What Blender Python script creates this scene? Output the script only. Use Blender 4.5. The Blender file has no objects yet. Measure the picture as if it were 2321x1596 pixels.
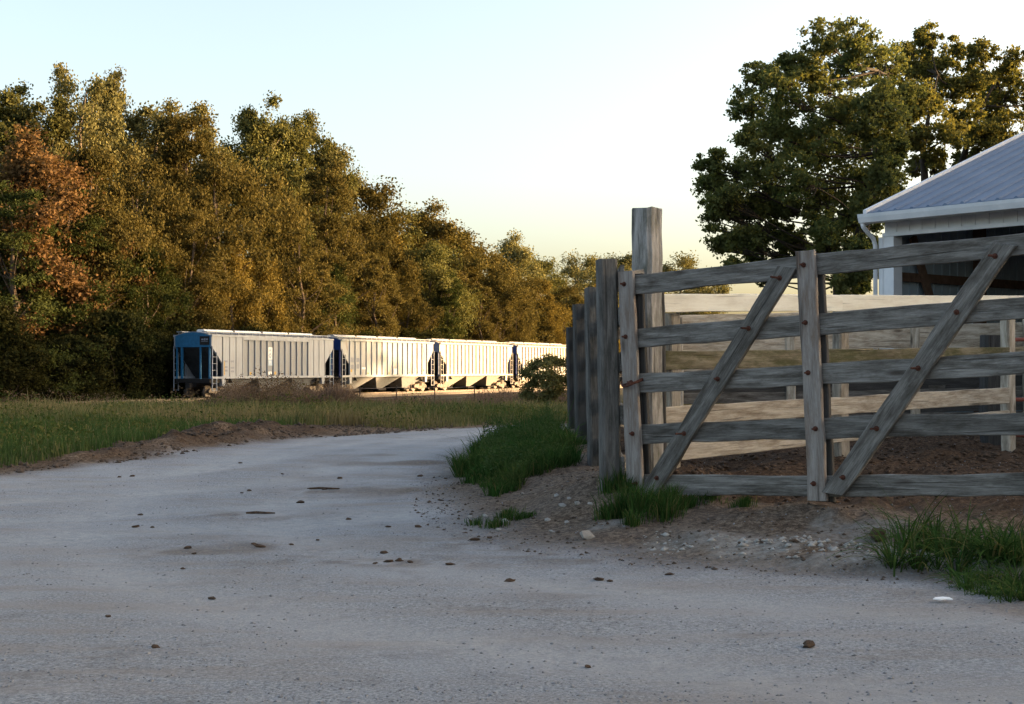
import bpy, math, random
import numpy as np
from mathutils import Vector, Matrix

SC = bpy.context.scene
COL = SC.collection
RAD = math.radians

# ------------------------------------------------------------------ camera, sky, sun, exposure
F = 1024 * 50.0 / 36.0
PITCH = math.atan(16.0 / F)
CAMZ = 1.2
SUN_AZ = 6.0        # degrees from +X towards +Y
SUN_EL = 7.0
cam_d = bpy.data.cameras.new("camera")
cam_d.lens = 50.0
cam_d.sensor_width = 36.0
cam_d.clip_start = 0.1
cam_d.clip_end = 8000.0
cam = bpy.data.objects.new("camera", cam_d)
cam.location = (0, 0, CAMZ)
cam.rotation_euler = (RAD(90) + PITCH, 0, 0)
COL.objects.link(cam)
SC.camera = cam

world = bpy.data.worlds.new("World")
SC.world = world
world.use_nodes = True
wn = world.node_tree
wn.nodes.clear()
sky = wn.nodes.new("ShaderNodeTexSky")
sky.sky_type = 'NISHITA'
sky.sun_disc = False
sky.sun_elevation = RAD(SUN_EL)
sky.sun_rotation = RAD(90 - SUN_AZ)
sky.altitude = 100
sky.air_density = 0.72
sky.dust_density = 4.8
sky.ozone_density = 0.1
bg = wn.nodes.new("ShaderNodeBackground")
bg.inputs[1].default_value = 0.14
wo = wn.nodes.new("ShaderNodeOutputWorld")
wn.links.new(sky.outputs[0], bg.inputs[0])
wn.links.new(bg.outputs[0], wo.inputs[0])

sun_d = bpy.data.lights.new("sun", 'SUN')
sun_d.energy = 3.3
sun_d.angle = RAD(0.5)
sun_d.color = (1.0, 0.63, 0.32)
sun = bpy.data.objects.new("sun", sun_d)
_sv = Vector((math.cos(RAD(SUN_EL)) * math.cos(RAD(SUN_AZ)), math.cos(RAD(SUN_EL)) * math.sin(RAD(SUN_AZ)), math.sin(RAD(SUN_EL))))
sun.rotation_euler = _sv.to_track_quat('Z', 'Y').to_euler()
sun.location = (40, 20, 30)
COL.objects.link(sun)

SC.view_settings.view_transform = 'Standard'
SC.view_settings.look = 'None'
SC.view_settings.gamma = 1.0
SC.view_settings.exposure = 2.28
try:
    SC.cycles.max_bounces = 6
    SC.cycles.diffuse_bounces = 2
    SC.cycles.transmission_bounces = 4
    SC.cycles.transparent_max_bounces = 4
except Exception:
    pass

# ------------------------------------------------------------------ measuring helpers
K = 1024.0 / 2321.0


def P(dx, dy, D):
    """point at depth D (metres ahead of the camera) on the sight line of a measured photo position"""
    a = (dx * K - 512.0) / F
    b = -(dy * K - 352.0) / F
    y = math.cos(PITCH) - b * math.sin(PITCH)
    z = math.sin(PITCH) + b * math.cos(PITCH)
    s = D / y
    return Vector((a * s, D, CAMZ + z * s))


def smooth(a, b, x):
    t = np.clip((np.asarray(x, float) - a) / (b - a), 0, 1)
    return t * t * (3 - 2 * t)


_nr = np.random.RandomState(7)
_NT = _nr.rand(256, 256)


def vnoise(x, y, s=1.0, seed=0):
    x = np.asarray(x, float) / s + seed * 17.31
    y = np.asarray(y, float) / s + seed * 9.77
    xi = np.floor(x).astype(int)
    yi = np.floor(y).astype(int)
    fx = x - xi
    fy = y - yi
    fx = fx * fx * (3 - 2 * fx)
    fy = fy * fy * (3 - 2 * fy)
    g = lambda i, j: _NT[(xi + i) & 255, (yi + j) & 255]
    return (g(0, 0) * (1 - fx) + g(1, 0) * fx) * (1 - fy) + (g(0, 1) * (1 - fx) + g(1, 1) * fx) * fy


def fbm(x, y, s, seed=0, oct=3):
    v = 0
    a = 0.5
    t = 0
    for k in range(oct):
        v = v + a * vnoise(x, y, s / 2 ** k, seed + k * 3)
        t += a
        a *= 0.5
    return v / t


def sd_poly(x, y, pts):
    """signed distance to an open polyline, positive on its left-hand side"""
    x = np.asarray(x, float)
    y = np.asarray(y, float)
    best = np.full(x.shape, 1e9)
    sgn = np.ones(x.shape)
    for (ax, ay), (bx, by) in zip(pts[:-1], pts[1:]):
        ex, ey = bx - ax, by - ay
        l2 = ex * ex + ey * ey
        t = np.clip(((x - ax) * ex + (y - ay) * ey) / l2, 0, 1)
        qx, qy = x - ax - t * ex, y - ay - t * ey
        d = np.sqrt(qx * qx + qy * qy)
        c = ex * (y - ay) - ey * (x - ax)
        m = d < best - 1e-9
        best = np.where(m, d, best)
        sgn = np.where(m, np.where(c >= 0, 1.0, -1.0), sgn)
    return best * sgn


VERGE = [(-80, -8), (-30, 5), (-12, 12.3), (-5.8, 16.1), (-4.9, 18.4), (-4.6, 20.8), (-4.0, 23.6), (-2.86, 25.8), (-1.4, 28.2), (0, 29.8), (1.6, 31.2), (5, 34), (90, 75)]
BANK = [(30, 0.5), (9, 5.6), (4.6, 7.0), (3.2, 7.7), (2.17, 8.4), (.95, 9.1), (.12, 9.9), (-.35, 11.2), (-.6, 13.1), (-.75, 15), (-.8, 18), (-.6, 21.5), (0.1, 25), (1.5, 28), (6, 31), (90, 70)]
BANK = BANK[::-1]    # bank lies on the left-hand side when walked this way

TD = Vector((math.sin(RAD(24.5)), math.cos(RAD(24.5)), 0))       # direction of the railway
TN = Vector((-TD.y, TD.x, 0))                                    # to the far side of it
TR = Vector((-20.7, 98.0, 0))                                    # near lower corner line of the first car
TC = TR + TN * 1.6                                               # a point on the track's middle line
RAILZ = -0.9
GATE_A = P(1440, 1098, 11.1)
GATE_B = P(2300, 1098, 9.236)


def wheel_tracks(x, y):
    d = sd_poly(x, y, VERGE) + (fbm(x, y, 5.0, 201) - .5) * 1.0
    w = 0
    for c, s_ in ((-1.5, .30), (-3.1, .34), (-4.9, .36), (-6.5, .4)):
        w = w + np.exp(-((d - c) / s_) ** 2)
    d2 = sd_poly(x, y, BANK) + (fbm(x, y, 5.0, 203) - .5) * .8
    for c, s_ in ((-1.4, .26), (-3.0, .3)):
        w = w + .8 * np.exp(-((d2 - c) / s_) ** 2)
    return np.clip(w * (.25 + 1.1 * fbm(x, y, 1.6, 205)), 0, 1)


def ground_masks(x, y):
    dv = sd_poly(x, y, VERGE) + (fbm(x, y, 1.6, 3) - .5) * 0.9 + (fbm(x, y, .4, 5) - .5) * .35
    db = sd_poly(x, y, BANK) + (fbm(x, y, 1.1, 8) - .5) * 0.6 + (fbm(x, y, .3, 9) - .5) * .25
    gx, gy = GATE_B.x - GATE_A.x, GATE_B.y - GATE_A.y
    l = math.hypot(gx, gy)
    dg = (gx * (y - GATE_A.y) - gy * (x - GATE_A.x)) / l         # behind the gate line
    pen = smooth(-.1, .5, dg + (fbm(x, y, .5, 21) - .5) * .5) * smooth(.95, 1.25, x) * smooth(0.6, 1.2, db)
    return dv, db, dg, pen


def height(x, y):
    x = np.asarray(x, float)
    y = np.asarray(y, float)
    dv, db, dg, pen = ground_masks(x, y)
    h = -0.012 * smooth(0, 1, 1) + (fbm(x, y, 3.0, 1) - .5) * .05 + (fbm(x, y, .5, 2) - .5) * .018
    h = h - .022 * wheel_tracks(x, y) * smooth(.2, .8, -dv) * smooth(.2, .8, -db)
    # bank under the gate and fence
    bank = smooth(-.1, 1.5, db)
    h = h + .23 * bank + bank * (fbm(x, y, .45, 11) - .5) * .15 + bank * (fbm(x, y, .18, 12) - .5) * .09
    h = h + .13 * np.exp(-(((x - .72) / .55) ** 2 + ((y - 11.7) / .9) ** 2))
    # ridge of pale crushed stone along its foot
    rid = np.exp(-((db - .38) / .22) ** 2) * smooth(1.0, 1.5, x) * (1 - smooth(2.6, 3.4, x))
    h = h + rid * (.02 + .09 * fbm(x, y, .3, 14))
    # pen floor
    h = h + pen * (.04 + smooth(11, 20, y) * .12 + (fbm(x, y, .6, 31) - .5) * .16 + (fbm(x, y, .2, 32) - .5) * .06)
    # verge, with the heaped dirt along the road
    vg = smooth(0, 3.5, dv)
    h = h + vg * (.10 + (fbm(x, y, 4.0, 41) - .5) * .35)
    win = np.exp(-((dv - .9) / .7) ** 2) * smooth(-6.2, -5.0, x) * (1 - smooth(-4.2, -3.0, x))
    h = h + win * (-.02 + .32 * fbm(x, y, .6, 43) + .30 * np.maximum(0, fbm(x, y, .24, 44) - .42))
    # the land falls to the railway, then rises a little under the trees
    h = h - 1.25 * smooth(29, 68, y)
    dt = (x - TC.x) * TN.x + (y - TC.y) * TN.y
    near = smooth(2.2, 4.5, np.abs(dt))
    near2 = smooth(2.2, 4.5, np.abs(dt + 5.0))
    h = h * (near * near2) + (1 - near * near2) * (-1.12)
    h = h + smooth(5, 30, dt) * 1.0
    far = smooth(200, 900, np.hypot(x, y))
    return h * (1 - far) + far * -.5


def hz(x, y):
    return float(height(np.array([x]), np.array([y]))[0])


def Gp(dx, dy):
    """point of the ground seen at a measured photo position"""
    D = 12.0
    for _ in range(40):
        p = P(dx, dy, D)
        z = hz(p.x, p.y)
        q = P(dx, dy, 1.0)
        sl = (CAMZ - q.z)
        Dn = (CAMZ - z) / sl
        D = .5 * D + .5 * Dn
    p = P(dx, dy, D)
    p.z = hz(p.x, p.y)
    return p


# ------------------------------------------------------------------ materials
def rgb(c):
    return (c[0], c[1], c[2], 1.0)


class NT:
    def __init__(self, name):
        self.m = bpy.data.materials.new(name)
        self.m.use_nodes = True
        self.t = self.m.node_tree
        self.t.nodes.clear()
        self.out = self.n("ShaderNodeOutputMaterial")

    def n(self, typ, **kw):
        nd = self.t.nodes.new(typ)
        for k, v in kw.items():
            setattr(nd, k, v)
        return nd

    def l(self, a, b):
        self.t.links.new(a, b)

    def noise(self, vec, scale, detail=4, rough=.6, dist=0.0):
        nd = self.n("ShaderNodeTexNoise")
        nd.inputs['Scale'].default_value = scale
        nd.inputs['Detail'].default_value = detail
        nd.inputs['Roughness'].default_value = rough
        nd.inputs['Distortion'].default_value = dist
        if vec is not None:
            self.l(vec, nd.inputs['Vector'])
        return nd.outputs['Fac']

    def ramp(self, fac, stops):
        nd = self.n("ShaderNodeValToRGB")
        els = nd.color_ramp.elements
        while len(els) < len(stops):
            els.new(.5)
        for e, (p, c) in zip(els, stops):
            e.position = p
            e.color = rgb(c) if len(c) == 3 else c
        self.l(fac, nd.inputs[0])
        return nd.outputs[0]

    def mix(self, fac, a, b, mode='MIX'):
        nd = self.n("ShaderNodeMix", data_type='RGBA', blend_type=mode)
        for sock, v in ((nd.inputs[0], fac), (nd.inputs[6], a), (nd.inputs[7], b)):
            if isinstance(v, (int, float)):
                sock.default_value = v
            elif isinstance(v, tuple):
                sock.default_value = rgb(v)
            else:
                self.l(v, sock)
        return nd.outputs[2]

    def math(self, op, a, b=0.0):
        nd = self.n("ShaderNodeMath", operation=op)
        for s, v in ((nd.inputs[0], a), (nd.inputs[1], b)):
            if isinstance(v, (int, float)):
                s.default_value = v
            else:
                self.l(v, s)
        return nd.outputs[0]

    def bump(self, h, strength, dist):
        nd = self.n("ShaderNodeBump")
        nd.inputs['Strength'].default_value = strength
        nd.inputs['Distance'].default_value = dist
        self.l(h, nd.inputs['Height'])
        return nd.outputs['Normal']

    def principled(self, col, rough=.8, normal=None, metal=0.0, spec=.3):
        b = self.n("ShaderNodeBsdfPrincipled")
        if isinstance(col, tuple):
            b.inputs['Base Color'].default_value = rgb(col)
        else:
            self.l(col, b.inputs['Base Color'])
        if isinstance(rough, (int, float)):
            b.inputs['Roughness'].default_value = rough
        else:
            self.l(rough, b.inputs['Roughness'])
        b.inputs['Metallic'].default_value = metal
        b.inputs['Specular IOR Level'].default_value = spec
        if normal is not None:
            self.l(normal, b.inputs['Normal'])
        self.l(b.outputs[0], self.out.inputs[0])
        return b

    def obj_vec(self, scale=(1, 1, 1), rnd=True):
        tc = self.n("ShaderNodeTexCoord")
        v = tc.outputs['Object']
        mp = self.n("ShaderNodeMapping")
        mp.inputs['Scale'].default_value = scale
        self.l(v, mp.inputs['Vector'])
        if rnd:
            oi = self.n("ShaderNodeObjectInfo")
            vm = self.n("ShaderNodeVectorMath", operation='SCALE')
            cx = self.n("ShaderNodeCombineXYZ")
            cx.inputs[0].default_value = 37.0
            cx.inputs[1].default_value = 91.0
            cx.inputs[2].default_value = 53.0
            self.l(cx.outputs[0], vm.inputs[0])
            self.l(oi.outputs['Random'], vm.inputs['Scale'])
            self.l(vm.outputs[0], mp.inputs['Location'])
        return mp.outputs[0]


def wood_mat(name, dark, mid, light, stain=(.05, .05, .045), moss=None, bumps=.5):
    t = NT(name)
    v = t.obj_vec((2.4, 52, 52))
    g = t.noise(v, 1.7, 7, .78, .3)
    v2 = t.obj_vec((.8, 6, 6))
    w = t.n("ShaderNodeTexWave", wave_type='BANDS', bands_direction='DIAGONAL')
    w.inputs['Scale'].default_value = 1.1
    w.inputs['Distortion'].default_value = 5.0
    w.inputs['Detail'].default_value = 3
    w.inputs['Detail Scale'].default_value = .7
    t.l(v2, w.inputs['Vector'])
    gg = t.math('ADD', t.math('MULTIPLY', g, .90), t.math('MULTIPLY', w.outputs['Fac'], .10))
    col = t.ramp(gg, [(.18, dark), (.50, mid), (.82, light)])
    v3 = t.obj_vec((1.2, 5.5, 5.5))
    s = t.noise(v3, 2.2, 6, .75)
    col = t.mix(t.ramp(s, [(.44, (0, 0, 0)), (.66, (.85, .85, .85))]), col, stain, 'MIX')
    # knots
    vk = t.n("ShaderNodeTexVoronoi")
    vk.inputs['Scale'].default_value = 1.0
    t.l(t.obj_vec((1.6, 6, 6)), vk.inputs['Vector'])
    kn = t.ramp(vk.outputs['Distance'], [(.05, (1, 1, 1)), (.16, (0, 0, 0))])
    col = t.mix(t.math('MULTIPLY', kn, .7), col, (.035, .024, .017))
    # long drying cracks
    v4 = t.obj_vec((.7, 30, 30))
    c = t.noise(v4, 1.5, 2, .5, .3)
    crack = t.ramp(c, [(.30, (1, 1, 1)), (.36, (0, 0, 0))])
    col = t.mix(t.math('MULTIPLY', crack, .5), col, (.012, .010, .009))
    if moss:
        ms = t.noise(t.obj_vec((1.5, 4, 4)), 2.2, 5, .7)
        col = t.mix(t.ramp(ms, [(.40, (0, 0, 0)), (.62, (.85, .85, .85))]), col, moss)
    oi = t.n("ShaderNodeObjectInfo")
    hv = t.n("ShaderNodeHueSaturation")
    vr = t.n("ShaderNodeMapRange")
    vr.inputs[3].default_value = .78
    vr.inputs[4].default_value = 1.2
    t.l(oi.outputs['Random'], vr.inputs[0])
    t.l(vr.outputs[0], hv.inputs['Value'])
    t.l(col, hv.inputs['Color'])
    nrm = t.bump(t.math('SUBTRACT', gg, t.math('MULTIPLY', crack, .6)), bumps * 1.6, .014)
    t.principled(hv.outputs[0], .88, nrm, spec=.2)
    return t.m


def noisy_mat(name, a, b, scale=6, rough=.7, metal=0.0, bump=.2, bdist=.01, spec=.3, obj=True):
    t = NT(name)
    v = t.obj_vec((1, 1, 1)) if obj else None
    n = t.noise(v, scale, 6, .65)
    col = t.ramp(n, [(.32, a), (.68, b)])
    t.principled(col, rough, t.bump(n, bump, bdist) if bump else None, metal, spec)
    return t.m


def leaf_mat(name, c1, c2, c3, trans=.25, k=1.0):
    c1, c2, c3 = [tuple(v * k for v in c) for c in (c1, c2, c3)]
    t = NT(name)
    ge = t.n("ShaderNodeNewGeometry")
    col = t.ramp(ge.outputs['Random Per Island'], [(0.0, c1), (.5, c2), (1.0, c3)])
    tc = t.n("ShaderNodeTexCoord")
    n = t.noise(tc.outputs['Object'], .45, 3, .6)
    col = t.mix(t.ramp(n, [(.42, (0, 0, 0)), (.62, (.7, .7, .7))]), col, c3)
    oi = t.n("ShaderNodeObjectInfo")
    hv = t.n("ShaderNodeHueSaturation")
    vr = t.n("ShaderNodeMapRange")
    vr.inputs[3].default_value = .75
    vr.inputs[4].default_value = 1.25
    t.l(oi.outputs['Random'], vr.inputs[0])
    t.l(vr.outputs[0], hv.inputs['Value'])
    t.l(col, hv.inputs['Color'])
    d = t.n("ShaderNodeBsdfDiffuse")
    tr = t.n("ShaderNodeBsdfTranslucent")
    mx = t.n("ShaderNodeMixShader")
    mx.inputs[0].default_value = trans
    t.l(hv.outputs[0], d.inputs[0])
    br = t.mix(1.0, hv.outputs[0], (1.25, 1.15, .6), 'MULTIPLY')
    t.l(br, tr.inputs[0])
    t.l(d.outputs[0], mx.inputs[1])
    t.l(tr.outputs[0], mx.inputs[2])
    t.l(mx.outputs[0], t.out.inputs[0])
    return t.m


def grass_mat(name, green1, green2, dry1, dry2):
    t = NT(name)
    ge = t.n("ShaderNodeNewGeometry")
    r = ge.outputs['Random Per Island']
    at = t.n("ShaderNodeAttribute", attribute_name="dry")
    g = t.ramp(r, [(0, green1), (1, green2)])
    d = t.ramp(r, [(0, dry1), (1, dry2)])
    col = t.mix(at.outputs['Fac'], g, d)
    df = t.n("ShaderNodeBsdfDiffuse")
    tr = t.n("ShaderNodeBsdfTranslucent")
    mx = t.n("ShaderNodeMixShader")
    mx.inputs[0].default_value = .3
    t.l(col, df.inputs[0])
    t.l(col, tr.inputs[0])
    t.l(df.outputs[0], mx.inputs[1])
    t.l(tr.outputs[0], mx.inputs[2])
    t.l(mx.outputs[0], t.out.inputs[0])
    return t.m


def ground_mat(name):
    """one material for the whole sheet: masks carried by the mesh say what the ground is made of"""
    t = NT(name)
    tc = t.n("ShaderNodeTexCoord")
    v = tc.outputs['Object']
    A = lambda s: t.n("ShaderNodeAttribute", attribute_name=s).outputs['Fac']
    fine = t.noise(v, 60, 6, .85)
    mid = t.noise(v, 11, 7, .8)
    big = t.noise(v, .8, 4, .6)
    mp = t.n("ShaderNodeMapping")
    mp.inputs['Scale'].default_value = (.35, 1.6, 1)
    mp.inputs['Rotation'].default_value = (0, 0, RAD(18))
    t.l(v, mp.inputs['Vector'])
    streak = t.noise(mp.outputs[0], 1.6, 5, .65)
    road = t.ramp(fine, [(.38, (.100, .113, .132)), (.5, (.262, .282, .310)), (.64, (.47, .485, .505))])
    road = t.mix(t.ramp(mid, [(.44, (0, 0, 0)), (.74, (.40, .40, .40))]), road, (.20, .18, .162))
    road = t.mix(t.ramp(streak, [(.46, (0, 0, 0)), (.64, (.60, .60, .60))]), road, (.265, .235, .21))
    road = t.mix(t.ramp(big, [(.45, (0, 0, 0)), (.68, (.45, .45, .45))]), road, (.36, .375, .40))
    vor = t.n("ShaderNodeTexVoronoi")
    vor.inputs['Scale'].default_value = 30
    t.l(v, vor.inputs['Vector'])
    peb = t.ramp(vor.outputs['Distance'], [(.10, (1, 1, 1)), (.22, (0, 0, 0))])
    dirt = t.ramp(t.noise(v, 22, 7, .85), [(.38, (.020, .013, .008)), (.5, (.112, .074, .046)), (.62, (.25, .195, .145))])
    dirt = t.mix(t.math('MULTIPLY', peb, .10), dirt, (.32, .29, .26))
    pen = t.ramp(t.noise(v, 20, 7, .85), [(.38, (.010, .006, .004)), (.52, (.060, .036, .021)), (.66, (.15, .10, .066))])
    soil = t.ramp(mid, [(.3, (.030, .030, .013)), (.7, (.075, .06, .03))])
    pale = t.ramp(t.noise(v, 12, 6, .8), [(.34, (.08, .06, .045)), (.5, (.24, .225, .205)), (.70, (.40, .39, .375))])
    road = t.mix(t.ramp(t.noise(v, 2.2, 6, .8), [(.54, (0, 0, 0)), (.70, (.5, .5, .5))]), road, (.12, .112, .110))
    road = t.mix(t.math('MULTIPLY', A('track'), .6), road, t.ramp(mid, [(.36, (.27, .28, .295)), (.62, (.45, .455, .465))]))
    col = t.mix(A('dirt'), road, dirt)
    col = t.mix(A('pale'), col, pale)
    col = t.mix(A('pen'), col, pen)
    col = t.mix(A('soil'), col, soil)
    hgt = t.math('ADD', t.math('MULTIPLY', fine, .5), mid)
    nrm = t.bump(hgt, .9, .025)
    t.principled(col, .95, nrm, spec=.15)
    return t.m


M = {}
M['wood'] = wood_mat('weathered_wood', (.030, .027, .024), (.165, .155, .142), (.36, .345, .325), (.045, .038, .030))
M['wood_fence'] = wood_mat('grey_fence_wood', (.030, .029, .028), (.115, .110, .104), (.25, .24, .225), (.035, .036, .032))
M['wood_stile'] = wood_mat('weathered_stile_wood', (.09, .078, .068), (.22, .20, .185), (.36, .34, .32), (.13, .09, .066))
M['wood_pale'] = wood_mat('weathered_tan_wood', (.17, .14, .105), (.43, .38, .31), (.64, .59, .51), (.16, .12, .08))
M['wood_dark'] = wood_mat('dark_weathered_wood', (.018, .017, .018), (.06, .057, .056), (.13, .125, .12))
M['wood_post'] = wood_mat('post_wood', (.08, .078, .074), (.30, .29, .28), (.54, .53, .51), (.07, .07, .045))
M['wood_moss'] = wood_mat('mossy_wood', (.07, .06, .04), (.19, .165, .115), (.36, .32, .24), (.07, .055, .035), (.055, .058, .022))
M['cream'] = wood_mat('cream_painted_board', (.66, .62, .52), (.74, .71, .61), (.80, .77, .68), (.60, .55, .45), None, .12)
M['teal'] = noisy_mat('teal_paint', (.02, .10, .15), (.04, .16, .22), 8, .6)
M['rust'] = noisy_mat('rusty_iron', (.035, .014, .010), (.12, .045, .028), 30, .9, 0, .4, .004)
M['redpipe'] = noisy_mat('red_pipe_paint', (.24, .055, .035), (.36, .10, .06), 12, .6)
M['roof'] = noisy_mat('blue_grey_roofing', (.070, .108, .175), (.105, .15, .23), 1.5, .45, .25, 0)
M['white_metal'] = noisy_mat('white_sheet_metal', (.58, .60, .64), (.72, .73, .76), 3, .45, 0, 0)
M['barn_wood'] = noisy_mat('barn_timber', (.07, .04, .026), (.14, .085, .055), 7, .9)
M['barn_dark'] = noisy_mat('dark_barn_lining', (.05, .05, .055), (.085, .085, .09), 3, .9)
M['barn_lining'] = noisy_mat('blue_grey_wall_sheeting', (.24, .30, .35), (.32, .38, .43), 3, .7, 0, 0)
M['bark'] = noisy_mat('bark', (.05, .038, .028), (.13, .10, .075), 5, .95, 0, .8, .04)
M['bark_dark'] = noisy_mat('dark_bark', (.022, .018, .014), (.06, .048, .036), 5, .95, 0, .8, .04)
M['bark_pale'] = noisy_mat('pale_bark', (.11, .085, .06), (.25, .20, .15), 4, .95, 0, .8, .04)
M['black'] = noisy_mat('black_underframe', (.010, .010, .012), (.028, .026, .025), 6, .8)
M['slope'] = noisy_mat('grimy_slope_sheet', (.022, .026, .034), (.05, .055, .065), 4, .8)
M['steel'] = noisy_mat('rail_steel', (.09, .075, .065), (.20, .17, .15), 5, .5, .5)
M['tie'] = noisy_mat('sleeper_timber', (.03, .024, .02), (.07, .055, .045), 6, .95)
M['clod'] = noisy_mat('dry_dung', (.035, .022, .015), (.10, .065, .042), 40, .95, 0, .6, .01)
M['stone'] = noisy_mat('pale_limestone', (.20, .19, .175), (.38, .37, .35), 20, .9, 0, .4, .01)
M['gravel_stone'] = noisy_mat('grey_gravel', (.13, .135, .15), (.29, .30, .32), 20, .95, 0, 0)
M['paper'] = noisy_mat('white_paper', (.68, .70, .72), (.80, .81, .82), 20, .7)
M['ground'] = ground_mat('ground_surface')
M['ballast'] = noisy_mat('ballast_stone', (.018, .012, .008), (.060, .038, .024), 9, .95, 0, 1, .06, obj=False)
M['dirtlump'] = noisy_mat('heaped_dirt', (.030, .021, .015), (.115, .085, .065), 16, .95, 0, .7, .02)

M['leaf_olive'] = leaf_mat('olive_leaves', (.040, .038, .013), (.070, .061, .021), (.110, .090, .031))
M['leaf_green'] = leaf_mat('green_leaves', (.040, .050, .018), (.078, .084, .030), (.125, .118, .042))
M['leaf_poplar'] = leaf_mat('poplar_leaves', (.062, .066, .028), (.105, .105, .044), (.16, .145, .060), .25, 1.15)
M['leaf_gold'] = leaf_mat('golden_leaves', (.064, .052, .015), (.108, .085, .024), (.17, .13, .036))
M['leaf_rust'] = leaf_mat('rust_leaves', (.068, .040, .020), (.095, .056, .026), (.125, .078, .035))
M['leaf_dark'] = leaf_mat('dark_leaves', (.018, .028, .010), (.034, .048, .016), (.060, .068, .022))
M['leaf_scrub_shade'] = leaf_mat('shade_darkened_scrub_leaves', (.012, .016, .007), (.022, .026, .010), (.036, .036, .014))  # leaf colour lowered to put deep shade into the shrubs below the woods
M['leaf_elm'] = leaf_mat('broad_tree_leaves', (.060, .085, .036), (.105, .135, .055), (.155, .165, .068), .5, 1.2)
M['leaf_elmy'] = leaf_mat('yellowing_tree_leaves', (.065, .072, .024), (.10, .112, .040), (.155, .15, .055), .5, 1.1)
M['grass'] = grass_mat('verge_grass', (.034, .064, .018), (.085, .130, .042), (.14, .115, .05), (.26, .215, .11))
M['grass_lush'] = grass_mat('lush_grass', (.014, .042, .010), (.045, .105, .026), (.07, .09, .03), (.14, .13, .05))
M['weeds'] = grass_mat('dry_weeds', (.10, .065, .045), (.19, .135, .10), (.15, .10, .07), (.25, .18, .13))


# ------------------------------------------------------------------ object helpers
def tag(o, label=None, cat=None, group=None, kind=None):
    if label:
        o['label'] = label
    if cat:
        o['category'] = cat
    if group:
        o['group'] = group
    if kind:
        o['kind'] = kind
    return o


def empty(name, loc, rz=0.0):
    o = bpy.data.objects.new(name, None)
    o.location = loc
    o.rotation_euler = (0, 0, rz)
    o.empty_display_size = .2
    COL.objects.link(o)
    return o


def mesh_np(name, V, Fq, mat=None, smooth_=False):
    """V (n,3); Fq (m,k) faces of equal length"""
    V = np.ascontiguousarray(V, dtype=np.float32)
    Fq = np.ascontiguousarray(Fq, dtype=np.int32)
    me = bpy.data.meshes.new(name)
    me.vertices.add(len(V))
    me.vertices.foreach_set('co', V.ravel())
    k = Fq.shape[1]
    me.loops.add(Fq.size)
    me.loops.foreach_set('vertex_index', Fq.ravel())
    me.polygons.add(len(Fq))
    me.polygons.foreach_set('loop_start', np.arange(0, Fq.size, k, dtype=np.int32))
    me.polygons.foreach_set('loop_total', np.full(len(Fq), k, dtype=np.int32))
    if smooth_:
        me.polygons.foreach_set('use_smooth', np.ones(len(Fq), dtype=bool))
    me.update(calc_edges=True)
    me.validate()
    if mat:
        me.materials.append(mat)
    return me


def link(name, me, parent=None, loc=(0, 0, 0), rot=None):
    o = bpy.data.objects.new(name, me)
    o.location = loc
    if rot is not None:
        o.rotation_euler = rot
    if parent:
        o.parent = parent
    COL.objects.link(o)
    return o


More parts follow.
